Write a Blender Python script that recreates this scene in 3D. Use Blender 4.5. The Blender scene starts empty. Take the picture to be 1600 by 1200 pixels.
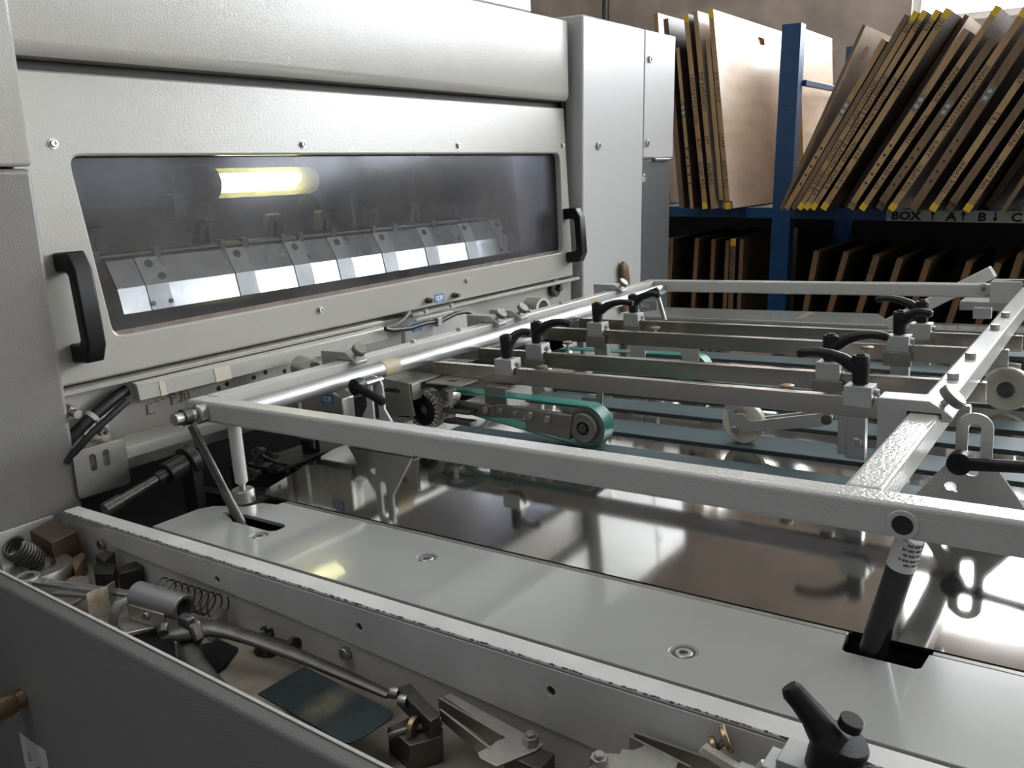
import bpy, bmesh, math, random
from mathutils import Vector, Matrix
random.seed(7)
R_ = math.radians
PI = math.pi

# ------------------------------------------------------------------ frames
# G: gravity frame (machine, rack, room), metres, origin under the camera at table height
# T: feed-table frame, same origin, tilted 2.8 deg about Y (the table falls towards the press)
ZF = 0.95
TILT = R_(2.8)
MG = Matrix.Translation((0, 0, ZF))
MT = MG @ Matrix.Rotation(-TILT, 4, 'Y')
CAM = Vector((0, 0, 0.467))
FPX = 1357.6358

# ------------------------------------------------------------------ camera
scene = bpy.context.scene
RM = Matrix(((0.81540642, 0.57576631, -0.06004594), (0.07816072, -0.21227748, -0.97407863), (-0.57358806, 0.78957674, -0.21809473)))
cam_data = bpy.data.cameras.new('camera')
cam_data.sensor_width = 36.0
cam_data.lens = 36.0 * FPX / 1600.0
cam_data.clip_start = 0.02
cam = bpy.data.objects.new('camera', cam_data)
scene.collection.objects.link(cam)
rt = RM.transposed()
right, up, back = rt @ Vector((1, 0, 0)), rt @ Vector((0, -1, 0)), rt @ Vector((0, 0, -1))
m = Matrix.Identity(4)
for i in range(3):
    m[i][0], m[i][1], m[i][2], m[i][3] = right[i], up[i], back[i], CAM[i]
cam.matrix_world = MT @ m
scene.camera = cam

# ------------------------------------------------------------------ world, light, exposure
scene.view_settings.view_transform = 'Standard'
scene.view_settings.look = 'None'
scene.view_settings.gamma = 1.0
scene.view_settings.use_curve_mapping = False
scene.view_settings.exposure = 0.0
W_STR = 0.235
world = bpy.data.worlds.new('world')
scene.world = world
world.use_nodes = True
bg = world.node_tree.nodes['Background']
bg.inputs['Color'].default_value = (0.80, 0.86, 1.0, 1)
bg.inputs['Strength'].default_value = W_STR
E_BACK = 21.0      # daylight through the back windows
E_RIGHT = 4.0      # fill light from an added, unseen window on the right wall
E_ROOF = 3.6       # fill light from an added, unseen roof panel
LAMP_EMIT = 14.0

# ------------------------------------------------------------------ helpers
COL = scene.collection


def mat(name, base=(0.5, 0.5, 0.5), rough=0.5, metal=0.0, bump=0.0, bscale=400.0, var=0.0, vscale=6.0, spec=0.5,
        emit=None, estr=0.0, coat=0.0, dark=None, stretch=None, alpha=None, rvar=0.0):
    m = bpy.data.materials.new(name)
    m.use_nodes = True
    nt = m.node_tree
    b = nt.nodes['Principled BSDF']
    b.inputs['Base Color'].default_value = (*base, 1)
    b.inputs['Roughness'].default_value = rough
    b.inputs['Metallic'].default_value = metal
    b.inputs['Specular IOR Level'].default_value = spec
    b.inputs['Coat Weight'].default_value = coat
    tc = nt.nodes.new('ShaderNodeTexCoord')
    vec = tc.outputs['Object']
    if stretch:
        mp = nt.nodes.new('ShaderNodeMapping')
        mp.inputs['Scale'].default_value = stretch
        nt.links.new(vec, mp.inputs['Vector'])
        vec = mp.outputs['Vector']
    if var > 0:
        nz = nt.nodes.new('ShaderNodeTexNoise')
        nz.inputs['Scale'].default_value = vscale
        nz.inputs['Detail'].default_value = 5.0
        nz.inputs['Roughness'].default_value = 0.6
        nt.links.new(vec, nz.inputs['Vector'])
        mx = nt.nodes.new('ShaderNodeMix')
        mx.data_type = 'RGBA'
        d = dark if dark else tuple(c * (1 - var) for c in base)
        mx.inputs['A'].default_value = (*d, 1)
        mx.inputs['B'].default_value = (*base, 1)
        cr = nt.nodes.new('ShaderNodeMapRange')
        cr.inputs['From Min'].default_value = 0.35
        cr.inputs['From Max'].default_value = 0.62
        nt.links.new(nz.outputs['Fac'], cr.inputs['Value'])
        nt.links.new(cr.outputs['Result'], mx.inputs['Factor'])
        nt.links.new(mx.outputs['Result'], b.inputs['Base Color'])
        if rvar:
            rr = nt.nodes.new('ShaderNodeMapRange')
            rr.inputs['From Min'].default_value = 0.3
            rr.inputs['From Max'].default_value = 0.7
            rr.inputs['To Min'].default_value = rough + rvar
            rr.inputs['To Max'].default_value = rough
            nt.links.new(nz.outputs['Fac'], rr.inputs['Value'])
            nt.links.new(rr.outputs['Result'], b.inputs['Roughness'])
    if bump > 0:
        n2 = nt.nodes.new('ShaderNodeTexNoise')
        n2.inputs['Scale'].default_value = bscale
        n2.inputs['Detail'].default_value = 2.0
        nt.links.new(vec, n2.inputs['Vector'])
        bp = nt.nodes.new('ShaderNodeBump')
        bp.inputs['Strength'].default_value = bump
        bp.inputs['Distance'].default_value = 0.001
        nt.links.new(n2.outputs['Fac'], bp.inputs['Height'])
        nt.links.new(bp.outputs['Normal'], b.inputs['Normal'])
    if emit:
        b.inputs['Emission Color'].default_value = (*emit, 1)
        b.inputs['Emission Strength'].default_value = estr
    return m


class MB:
    """collects shapes in frame coordinates; build() links them as one mesh object"""

    def __init__(s):
        s.bm = bmesh.new()

    def box(s, x0, x1, y0, y1, z0, z1, rot=None, piv=None):
        v = [s.bm.verts.new(p) for p in ((x0, y0, z0), (x1, y0, z0), (x1, y1, z0), (x0, y1, z0),
                                         (x0, y0, z1), (x1, y0, z1), (x1, y1, z1), (x0, y1, z1))]
        for f in ((3, 2, 1, 0), (4, 5, 6, 7), (0, 1, 5, 4), (1, 2, 6, 5), (2, 3, 7, 6), (3, 0, 4, 7)):
            s.bm.faces.new([v[i] for i in f])
        if rot is not None:
            p = Vector(piv) if piv else Vector(((x0 + x1) / 2, (y0 + y1) / 2, (z0 + z1) / 2))
            for q in v:
                q.co = p + rot @ (q.co - p)
        return s

    def cyl(s, p0, p1, r0, r1=None, n=24, cap=True):
        r1 = r0 if r1 is None else r1
        p0, p1 = Vector(p0), Vector(p1)
        d = (p1 - p0).normalized()
        a = d.orthogonal().normalized()
        b = d.cross(a)
        A, B = [], []
        for i in range(n):
            t = 2 * PI * i / n
            o = a * math.cos(t) + b * math.sin(t)
            A.append(s.bm.verts.new(p0 + o * r0))
            B.append(s.bm.verts.new(p1 + o * r1))
        for i in range(n):
            j = (i + 1) % n
            s.bm.faces.new((A[i], A[j], B[j], B[i]))
        if cap:
            s.bm.faces.new(A[::-1])
            s.bm.faces.new(B)
        return s

    def lathe(s, p0, axis, prof, n=32, close=True):
        """prof: list of (distance along axis, radius), closed if close"""
        p0, d = Vector(p0), Vector(axis).normalized()
        a = d.orthogonal().normalized()
        b = d.cross(a)
        rings = []
        for h, r in prof:
            rings.append([s.bm.verts.new(p0 + d * h + (a * math.cos(2 * PI * i / n) + b * math.sin(2 * PI * i / n)) * max(r, 1e-5)) for i in range(n)])
        k = len(rings)
        for q in range(k if close else k - 1):
            P, Q = rings[q], rings[(q + 1) % k]
            for i in range(n):
                j = (i + 1) % n
                s.bm.faces.new((P[i], P[j], Q[j], Q[i]))
        return s

    def tube(s, pts, r, n=10, cap=True, flat=None):
        """swept round tube through pts; r a number or list; flat=(sx,sy) squashes the section"""
        pts = [Vector(p) for p in pts]
        rs = r if isinstance(r, (list, tuple)) else [r] * len(pts)
        t0 = (pts[1] - pts[0]).normalized()
        a = t0.orthogonal().normalized()
        if flat and len(flat) == 3:
            a = (Vector(flat[2]) - t0 * t0.dot(Vector(flat[2]))).normalized()
        rings = []
        for i, p in enumerate(pts):
            if i == 0:
                t = t0
            elif i == len(pts) - 1:
                t = (pts[i] - pts[i - 1]).normalized()
            else:
                t = ((pts[i + 1] - p).normalized() + (p - pts[i - 1]).normalized()).normalized()
            a = (a - t * a.dot(t)).normalized()
            b = t.cross(a)
            fx, fy = (flat[0], flat[1]) if flat else (1, 1)
            rings.append([s.bm.verts.new(p + (a * math.cos(2 * PI * k / n) * fx + b * math.sin(2 * PI * k / n) * fy) * rs[i]) for k in range(n)])
        for i in range(len(rings) - 1):
            for k in range(n):
                j = (k + 1) % n
                s.bm.faces.new((rings[i][k], rings[i][j], rings[i + 1][j], rings[i + 1][k]))
        if cap:
            s.bm.faces.new(rings[0][::-1])
            s.bm.faces.new(rings[-1])
        return s

    def plate(s, outer, holes, o, u, v, th):
        """flat plate: 2D outline and holes in the plane o + a*u + b*v, thickness th along u x v"""
        o, u, v = Vector(o), Vector(u).normalized(), Vector(v).normalized()
        n = u.cross(v)
        t = bmesh.new()
        es = []
        for lp in [outer] + list(holes):
            vs = [t.verts.new(o + u * a + v * b) for a, b in lp]
            for i in range(len(vs)):
                es.append(t.edges.new((vs[i], vs[(i + 1) % len(vs)])))
        bmesh.ops.triangle_fill(t, use_beauty=True, edges=es, normal=n)
        bmesh.ops.recalc_face_normals(t, faces=t.faces)
        r = bmesh.ops.extrude_face_region(t, geom=list(t.faces))
        vs = [e for e in r['geom'] if isinstance(e, bmesh.types.BMVert)]
        bmesh.ops.translate(t, verts=vs, vec=n * th)
        bmesh.ops.recalc_face_normals(t, faces=t.faces)
        mp = {q: s.bm.verts.new(q.co) for q in t.verts}
        for f in t.faces:
            try:
                s.bm.faces.new([mp[q] for q in f.verts])
            except ValueError:
                pass
        t.free()
        return s

    def prism(s, poly, axis, a0, a1):
        """poly of (p,q) pairs extruded along axis: x -> (y,z), y -> (x,z), z -> (x,y)"""
        def P(p, q, a):
            return {'x': (a, p, q), 'y': (p, a, q), 'z': (p, q, a)}[axis]
        A = [s.bm.verts.new(P(p, q, a0)) for p, q in poly]
        B = [s.bm.verts.new(P(p, q, a1)) for p, q in poly]
        k = len(poly)
        for i in range(k):
            j = (i + 1) % k
            s.bm.faces.new((A[i], A[j], B[j], B[i]))
        s.bm.faces.new(A[::-1])
        s.bm.faces.new(B)
        return s

    def ball(s, c, r, n=12, sc=(1, 1, 1)):
        mtx = Matrix.Translation(c) @ Matrix.Diagonal((*[r * q for q in sc], 1))
        bmesh.ops.create_uvsphere(s.bm, u_segments=n, v_segments=max(6, n // 2), radius=1.0, matrix=mtx)
        return s

    def move(s, mtx):
        s.bm.transform(mtx)
        return s


def mesh_from(mb, name, base, material, smooth=38, recalc=True):
    bm = mb.bm
    bmesh.ops.remove_doubles(bm, verts=bm.verts, dist=1e-7)
    if recalc:
        bmesh.ops.recalc_face_normals(bm, faces=bm.faces)
    bmesh.ops.translate(bm, verts=bm.verts, vec=-Vector(base))
    me = bpy.data.meshes.new(name)
    bm.to_mesh(me)
    bm.free()
    me.materials.append(material)
    me.shade_smooth()
    me.set_sharp_from_angle(angle=R_(smooth))
    return me


def bevel(o, w, seg=2):
    md = o.modifiers.new('bevel', 'BEVEL')
    md.width = w
    md.segments = seg
    md.limit_method = 'ANGLE'
    md.angle_limit = R_(40)
    md.harden_normals = False


class Thing:
    """one thing: an Empty at its base that parents its parts; build shapes in frame coordinates"""

    def __init__(s, name, label, cat, base=(0, 0, 0), frame=None, group=None, kind=None):
        s.M = MT if frame is None else frame
        s.base = Vector(base)
        s.root = bpy.data.objects.new(name, None)
        s.root.empty_display_size = 0.05
        COL.objects.link(s.root)
        s.root.matrix_world = s.M @ Matrix.Translation(s.base)
        if label:
            s.root['label'] = label
        if cat:
            s.root['category'] = cat
        if group:
            s.root['group'] = group
        if kind:
            s.root['kind'] = kind

    def part(s, name, mb, material, bev=0.0, parent=None, label=None, smooth=38, recalc=True, kind=None, seg=2):
        me = mesh_from(mb, name, s.base, material, smooth, recalc)
        o = bpy.data.objects.new(name, me)
        COL.objects.link(o)
        o.parent = parent if parent else s.root
        if bev:
            bevel(o, bev, seg)
        if label:
            o['label'] = label
        if kind:
            o['kind'] = kind
        return o

    def share(s, name, me, mtx, parent=None):
        """another part using a mesh already built; mtx in frame coordinates"""
        o = bpy.data.objects.new(name, me)
        COL.objects.link(o)
        o.parent = parent if parent else s.root
        o.matrix_local = Matrix.Translation(-s.base) @ mtx
        return o


def solo(name, mb, material, label, cat, base=(0, 0, 0), frame=None, group=None, bev=0.0, smooth=38, kind=None):
    me = mesh_from(mb, name, base, material, smooth)
    o = bpy.data.objects.new(name, me)
    COL.objects.link(o)
    o.matrix_world = (MT if frame is None else frame) @ Matrix.Translation(Vector(base))
    if bev:
        bevel(o, bev)
    if label:
        o['label'] = label
    if cat:
        o['category'] = cat
    if group:
        o['group'] = group
    if kind:
        o['kind'] = kind
    return o


def AT(u, v, x=None, y=None, z=None, g=False):
    """photo pixel -> point of the T frame (or G frame) on a plane of known depth"""
    r = RM.transposed() @ Vector((u - 800.0, v - 600.0, FPX))
    c = CAM.copy()
    if g:
        q = Matrix.Rotation(-TILT, 3, 'Y')
        r, c = q @ r, q @ c
    if z is not None:
        t = (z - c.z) / r.z
    elif y is not None:
        t = (y - c.y) / r.y
    else:
        t = (x - c.x) / r.x
    return c + r * t


def circle(cx, cy, r, n=20, a0=0.0):
    return [(cx + r * math.cos(a0 + 2 * PI * i / n), cy + r * math.sin(a0 + 2 * PI * i / n)) for i in range(n)]


def rrect(x0, x1, y0, y1, r, n=5):
    out = []
    for cx, cy, a in ((x1 - r, y1 - r, 0), (x0 + r, y1 - r, 90), (x0 + r, y0 + r, 180), (x1 - r, y0 + r, 270)):
        for i in range(n + 1):
            t = R_(a + 90.0 * i / n)
            out.append((cx + r * math.cos(t), cy + r * math.sin(t)))
    return out


def text_mb(txt, size, origin, u, v, depth=0.0004, bold=0.0, squash=1.0):
    """flat print: text set in the plane origin + u, v"""
    cu = bpy.data.curves.new('txt', 'FONT')
    cu.body = txt
    cu.size = size
    cu.offset = bold
    cu.resolution_u = 2
    ob = bpy.data.objects.new('txt', cu)
    COL.objects.link(ob)
    dg = bpy.context.evaluated_depsgraph_get()
    dg.update()
    me = bpy.data.meshes.new_from_object(ob.evaluated_get(dg))
    bpy.data.objects.remove(ob)
    bpy.data.curves.remove(cu)
    b = MB()
    b.bm.from_mesh(me)
    bpy.data.meshes.remove(me)
    u, v = Vector(u).normalized(), Vector(v).normalized()
    n = u.cross(v)
    M = Matrix.Identity(4)
    for i in range(3):
        M[i][0], M[i][1], M[i][2], M[i][3] = u[i] * squash, v[i], n[i], origin[i]
    b.bm.transform(M)
    return b


def hexbolt(b, p, d, r, h):
    p, d = Vector(p), Vector(d).normalized()
    b.cyl(p, p + d * h, r, n=6)
    return b


def sockbolt(b, p, d, r, h):
    """socket-head screw with a recessed hexagon"""
    b.lathe(p, d, [(0, 0), (0, r), (h * 0.85, r), (h, r * 0.88), (h, r * 0.5), (h * 0.5, r * 0.5), (h * 0.5, 0)], n=16, close=False)
    return b

# ------------------------------------------------------------------ materials
M = {}
M['paint'] = mat('off_white_paint', (0.395, 0.385, 0.352), 0.18, bump=0.35, bscale=330, spec=0.5, var=0.05, vscale=3)
M['paint_smooth'] = mat('cabinet_paint', (0.47, 0.475, 0.47), 0.36, bump=0.08, bscale=500)
M['paint_frame'] = mat('frame_paint', (0.50, 0.495, 0.465), 0.20, bump=0.6, bscale=230, var=0.06, vscale=8)
M['paint_plate'] = mat('table_paint', (0.33, 0.332, 0.32), 0.2, bump=0.05, bscale=700, var=0.05, vscale=3, coat=0.7)
M['grey_paint'] = mat('grey_paint', (0.19, 0.183, 0.174), 0.45, bump=0.5, bscale=380)
M['dark_panel'] = mat('dark_grey_panel', (0.085, 0.088, 0.092), 0.45, bump=0.2, bscale=500)
M['tray'] = mat('tray_paint', (0.58, 0.565, 0.535), 0.45, bump=0.1, bscale=400, var=0.22, vscale=7)
M['trayfloor'] = mat('dirty_tray_floor', (0.30, 0.265, 0.205), 0.7, bump=0.2, bscale=150, var=0.5, vscale=9)
M['steel'] = mat('steel', (0.50, 0.49, 0.47), 0.30, 1.0, var=0.25, vscale=20, rvar=0.15)
M['sheet'] = mat('polished_sheet', (0.44, 0.43, 0.415), 0.05, 0.97, var=0.08, vscale=5, rvar=0.04)
M['rail'] = mat('rail_steel', (0.47, 0.43, 0.385), 0.18, 1.0, var=0.22, vscale=9, rvar=0.12, stretch=(0.35, 1, 1))
M['alu'] = mat('milled_aluminium', (0.43, 0.435, 0.42), 0.48, 0.6, bump=0.1, bscale=500)
M['chrome'] = mat('bright_steel_bar', (0.44, 0.44, 0.44), 0.42, 1.0, var=0.12, vscale=14, rvar=0.12)
M['zinc'] = mat('galvanised', (0.55, 0.54, 0.50), 0.42, 1.0, var=0.12, vscale=60)
M['dsteel'] = mat('dark_steel', (0.15, 0.145, 0.135), 0.42, 0.85, var=0.35, vscale=25)
M['black'] = mat('black_plastic', (0.007, 0.007, 0.008), 0.42, bump=0.2, bscale=600, spec=0.3)
M['gunmetal'] = mat('gunmetal_plate', (0.24, 0.23, 0.21), 0.45, 0.7, var=0.25, vscale=20)
M['blackm'] = mat('black_gloss', (0.010, 0.010, 0.011), 0.22)
M['void'] = mat('dark_machinery', (0.018, 0.017, 0.016), 0.55, var=0.4, vscale=20)  # near-black for machinery and for painted shade in gaps and openings
M['iron'] = mat('oily_cast_iron', (0.045, 0.043, 0.040), 0.42, 0.4, var=0.4, vscale=18)
M['belt'] = mat('belt_cloth', (0.060, 0.098, 0.108), 0.55, bump=0.15, bscale=900, var=0.1, vscale=10)
M['gbelt'] = mat('green_belt', (0.012, 0.19, 0.145), 0.38)
M['roller'] = mat('ivory_plastic', (0.58, 0.56, 0.46), 0.45, var=0.15, vscale=20)
M['brass'] = mat('aged_brass', (0.34, 0.25, 0.15), 0.34, 0.9)
M['rackblue'] = mat('rack_blue', (0.009, 0.058, 0.165), 0.42, var=0.15, vscale=20)
M['yellow'] = mat('yellow_tape', (0.72, 0.48, 0.035), 0.5)
M['ink'] = mat('black_ink', (0.012, 0.012, 0.015), 0.6)
M['brownink'] = mat('brown_marker', (0.16, 0.115, 0.07), 0.6)
M['redink'] = mat('red_ink', (0.50, 0.06, 0.03), 0.6)
M['paper'] = mat('paper_label', (0.62, 0.61, 0.58), 0.6)
M['sign'] = mat('grey_sign', (0.42, 0.42, 0.40), 0.55, var=0.15, vscale=15)
M['blue'] = mat('blue_sticker', (0.025, 0.17, 0.53), 0.4)
M['mask'] = mat('masking_tape', (0.47, 0.39, 0.26), 0.6)
M['oldtape'] = mat('yellowed_tape', (0.52, 0.48, 0.38), 0.6)
M['cable'] = mat('black_cable', (0.015, 0.015, 0.016), 0.4)
M['rubber'] = mat('brush_bristle', (0.46, 0.43, 0.38), 0.85, bump=0.6, bscale=250, var=0.4, vscale=60)
M['leather'] = mat('worn_wood_handle', (0.16, 0.085, 0.035), 0.5, var=0.3, vscale=14)
M['bluesteel'] = mat('blued_steel_plate', (0.045, 0.062, 0.072), 0.22, 0.75, var=0.35, vscale=11, rvar=0.2)
M['wall'] = mat('grey_brown_plaster', (0.66, 0.55, 0.465), 0.85, bump=0.5, bscale=30, var=0.35, vscale=2.2)
M['floor'] = mat('concrete_floor', (0.15, 0.145, 0.135), 0.55, bump=0.2, bscale=40, var=0.3, vscale=2)
M['wframe'] = mat('window_frame_paint', (0.62, 0.62, 0.60), 0.5)
M['day_back'] = mat('frosted_pane_back', (0.8, 0.85, 0.9), 0.5, emit=(0.93, 0.97, 1.0), estr=E_BACK)
M['day_right'] = mat('frosted_pane_right', (0.8, 0.85, 0.9), 0.5, emit=(0.93, 0.97, 1.0), estr=E_RIGHT)
M['day_roof'] = mat('rooflight_daylight', (0.8, 0.85, 0.9), 0.5, emit=(0.97, 0.98, 1.0), estr=E_ROOF)
M['ceil'] = mat('pale_ceiling', (0.66, 0.65, 0.62), 0.8, var=0.1, vscale=2)
M['lampglow'] = mat('lit_tube', (0.9, 0.9, 0.7), 0.5, emit=(1.0, 0.95, 0.62), estr=LAMP_EMIT)
M['dirtline'] = mat('grimy_ledge', (0.21, 0.165, 0.135), 0.7, var=0.3, vscale=30)
M['inside'] = mat('grimy_interior', (0.14, 0.132, 0.115), 0.55, var=0.5, vscale=7)
M['strip'] = mat('wear_strip', (0.74, 0.74, 0.74), 0.38, 0.45)
M['chute'] = mat('chute_sheet', (0.78, 0.79, 0.81), 0.2, 1.0, var=0.2, vscale=5, rvar=0.15)


def wood_mat(name, base, dark, scale=(1, 1, 1), rough=0.5, coat=0.0):
    m = mat(name, base, rough, var=0.5, vscale=7, dark=dark, stretch=scale, bump=0.15, bscale=60, coat=coat)
    return m


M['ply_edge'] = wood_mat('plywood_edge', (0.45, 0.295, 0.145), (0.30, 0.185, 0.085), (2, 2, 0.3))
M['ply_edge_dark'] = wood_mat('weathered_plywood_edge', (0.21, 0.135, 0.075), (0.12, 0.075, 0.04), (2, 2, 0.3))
M['ply_edge_low'] = wood_mat('dusty_plywood_edge', (0.26, 0.15, 0.075), (0.17, 0.095, 0.045), (2, 2, 0.3))  # same wood as the upper edges, darkened for the lower shelf's shade
M['ply_face'] = wood_mat('varnished_board_face', (0.72, 0.575, 0.445), (0.62, 0.48, 0.365), (1, 0.6, 2.2), 0.27, 0.4)
M['ply_dark'] = wood_mat('dark_board_face', (0.085, 0.056, 0.036), (0.045, 0.03, 0.02), (1, 1, 2), 0.5)  # dark wood, deepened for the shade on the leaning boards' undersides


def scratched_glass():
    m = bpy.data.materials.new('scratched_acrylic')
    m.use_nodes = True
    nt = m.node_tree
    nt.nodes.clear()
    out = nt.nodes.new('ShaderNodeOutputMaterial')
    tr = nt.nodes.new('ShaderNodeBsdfTransparent')
    tr.inputs['Color'].default_value = (0.84, 0.85, 0.86, 1)
    df = nt.nodes.new('ShaderNodeBsdfDiffuse')
    df.inputs['Color'].default_value = (0.205, 0.205, 0.21, 1)
    gl = nt.nodes.new('ShaderNodeBsdfGlossy')
    gl.inputs['Roughness'].default_value = 0.12
    gl.inputs['Color'].default_value = (0.9, 0.92, 1, 1)
    tc = nt.nodes.new('ShaderNodeTexCoord')
    nz = nt.nodes.new('ShaderNodeTexNoise')
    nz.inputs['Scale'].default_value = 5.0
    nz.inputs['Detail'].default_value = 6.0
    nz.inputs['Roughness'].default_value = 0.65
    nz.inputs['Distortion'].default_value = 0.8
    nt.links.new(tc.outputs['Object'], nz.inputs['Vector'])
    mr = nt.nodes.new('ShaderNodeMapRange')
    mr.inputs['From Min'].default_value = 0.35
    mr.inputs['From Max'].default_value = 0.75
    mr.inputs['To Min'].default_value = 0.05
    mr.inputs['To Max'].default_value = 0.30
    nt.links.new(nz.outputs['Fac'], mr.inputs['Value'])
    # fine scratches
    mp = nt.nodes.new('ShaderNodeMapping')
    mp.inputs['Rotation'].default_value = (0.6, 0, 0)
    mp.inputs['Scale'].default_value = (1, 90, 5)
    nt.links.new(tc.outputs['Object'], mp.inputs['Vector'])
    n2 = nt.nodes.new('ShaderNodeTexNoise')
    n2.inputs['Scale'].default_value = 1.6
    n2.inputs['Detail'].default_value = 3.0
    nt.links.new(mp.outputs['Vector'], n2.inputs['Vector'])
    m2 = nt.nodes.new('ShaderNodeMapRange')
    m2.inputs['From Min'].default_value = 0.66
    m2.inputs['From Max'].default_value = 0.78
    m2.inputs['To Max'].default_value = 0.22
    nt.links.new(n2.outputs['Fac'], m2.inputs['Value'])
    ad = nt.nodes.new('ShaderNodeMath')
    ad.operation = 'ADD'
    nt.links.new(mr.outputs['Result'], ad.inputs[0])
    nt.links.new(m2.outputs['Result'], ad.inputs[1])
    mx = nt.nodes.new('ShaderNodeMixShader')
    nt.links.new(ad.outputs['Value'], mx.inputs['Fac'])
    nt.links.new(tr.outputs['BSDF'], mx.inputs[1])
    nt.links.new(df.outputs['BSDF'], mx.inputs[2])
    fr = nt.nodes.new('ShaderNodeFresnel')
    fr.inputs['IOR'].default_value = 1.22
    m3 = nt.nodes.new('ShaderNodeMixShader')
    nt.links.new(fr.outputs['Fac'], m3.inputs['Fac'])
    nt.links.new(mx.outputs['Shader'], m3.inputs[1])
    nt.links.new(gl.outputs['BSDF'], m3.inputs[2])
    nt.links.new(m3.outputs['Shader'], out.inputs['Surface'])
    return m


M['glass'] = scratched_glass()


def chipped_paint(name, base, axis_y, axis_z, width):
    """off-white paint with dark chips along the top front edge of the tray wall"""
    m = mat(name, base, 0.45, bump=0.1, bscale=400, var=0.2, vscale=7)
    nt = m.node_tree
    b = nt.nodes['Principled BSDF']
    src = b.inputs['Base Color'].links[0].from_socket
    tc = nt.nodes.new('ShaderNodeTexCoord')
    sp = nt.nodes.new('ShaderNodeSeparateXYZ')
    nt.links.new(tc.outputs['Object'], sp.inputs['Vector'])

    def near(sock, c):
        a = nt.nodes.new('ShaderNodeMath')
        a.operation = 'SUBTRACT'
        a.inputs[1].default_value = c
        nt.links.new(sock, a.inputs[0])
        d = nt.nodes.new('ShaderNodeMath')
        d.operation = 'ABSOLUTE'
        nt.links.new(a.outputs[0], d.inputs[0])
        return d.outputs[0]
    s = nt.nodes.new('ShaderNodeMath')
    s.operation = 'ADD'
    nt.links.new(near(sp.outputs['Y'], axis_y), s.inputs[0])
    nt.links.new(near(sp.outputs['Z'], axis_z), s.inputs[1])
    mr = nt.nodes.new('ShaderNodeMapRange')
    mr.inputs['From Min'].default_value = 0.0
    mr.inputs['From Max'].default_value = width
    mr.inputs['To Min'].default_value = 0.53
    mr.inputs['To Max'].default_value = 0.0
    nt.links.new(s.outputs[0], mr.inputs['Value'])
    nz = nt.nodes.new('ShaderNodeTexNoise')
    nz.inputs['Scale'].default_value = 170.0
    nz.inputs['Detail'].default_value = 6.0
    nt.links.new(tc.outputs['Object'], nz.inputs['Vector'])
    lt = nt.nodes.new('ShaderNodeMath')
    lt.operation = 'LESS_THAN'
    nt.links.new(nz.outputs['Fac'], lt.inputs[0])
    nt.links.new(mr.outputs['Result'], lt.inputs[1])
    mx = nt.nodes.new('ShaderNodeMix')
    mx.data_type = 'RGBA'
    nt.links.new(lt.outputs[0], mx.inputs['Factor'])
    nt.links.new(src, mx.inputs['A'])
    mx.inputs['B'].default_value = (0.05, 0.04, 0.035, 1)
    nt.links.new(mx.outputs['Result'], b.inputs['Base Color'])
    return m

# ------------------------------------------------------------------ the room


def struct(name, mb, m, base=(0, 0, 0), bev=0.0):
    return solo(name, mb, m, None, None, base, MG, bev=bev, kind='structure')


struct('floor', MB().box(-7, 7, -4, 7.0, -1.10, -0.95), M['floor'])
YW = 6.8
W0, W1, WZ0, WZ1 = -1.45, 1.5, 1.33, 3.0     # window_1 opening
V0, V1 = 1.8, 5.9                           # window_2 opening
b = MB()
outer = [(-7, -0.95), (7, -0.95), (7, 3.9), (-7, 3.9)]
b.plate(outer, [[(W0, WZ0), (W1, WZ0), (W1, WZ1), (W0, WZ1)], [(V0, WZ0), (V1, WZ0), (V1, WZ1), (V0, WZ1)]],
        (0, YW + 0.2, 0), (1, 0, 0), (0, 0, 1), 0.2)
struct('wall_back', b, M['wall'])


def window(n, x0, x1, z0, z1, cols, rows, mk):
    """frame with mullions; every pane a part of its own. mk maps (a, depth, z) to G"""
    t = Thing('window_%d' % n, None, None, mk((x0 + x1) / 2, 0.1, z0), MG, kind='structure')
    fw = 0.05
    b = MB()

    def bar(a0, a1, q0, q1):
        P, Q = mk(a0, 0.05, q0), mk(a1, 0.11, q1)
        b.box(min(P[0], Q[0]), max(P[0], Q[0]), min(P[1], Q[1]), max(P[1], Q[1]), min(P[2], Q[2]), max(P[2], Q[2]))
    bar(x0, x0 + fw, z0, z1); bar(x1 - fw, x1, z0, z1)
    bar(x0 + fw, x1 - fw, z0, z0 + fw); bar(x0 + fw, x1 - fw, z1 - fw, z1)
    cw = (x1 - x0 - 2 * fw) / cols
    rh = (z1 - z0 - 2 * fw) / rows
    for i in range(1, cols):
        a = x0 + fw + cw * i
        bar(a - 0.025, a + 0.025, z0 + fw, z1 - fw)
    for j in range(1, rows):
        q = z0 + fw + rh * j
        for i in range(cols):
            bar(x0 + fw + cw * i + (0.025 if i else 0), x0 + fw + cw * (i + 1) - (0.025 if i < cols - 1 else 0), q - 0.015, q + 0.015)
    t.part('window_frame', b, M['wframe'])
    for i in range(cols):
        for j in range(rows):
            P = mk(x0 + fw + cw * i + 0.01, 0.075, z0 + fw + rh * j + 0.005)
            Q = mk(x0 + fw + cw * (i + 1) - 0.01, 0.081, z0 + fw + rh * (j + 1) - 0.005)
            t.part('pane', MB().box(min(P[0], Q[0]), max(P[0], Q[0]), min(P[1], Q[1]), max(P[1], Q[1]), min(P[2], Q[2]), max(P[2], Q[2])), M['day_back' if n < 3 else ('day_right' if n == 3 else 'day_roof')])
    return t


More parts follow.
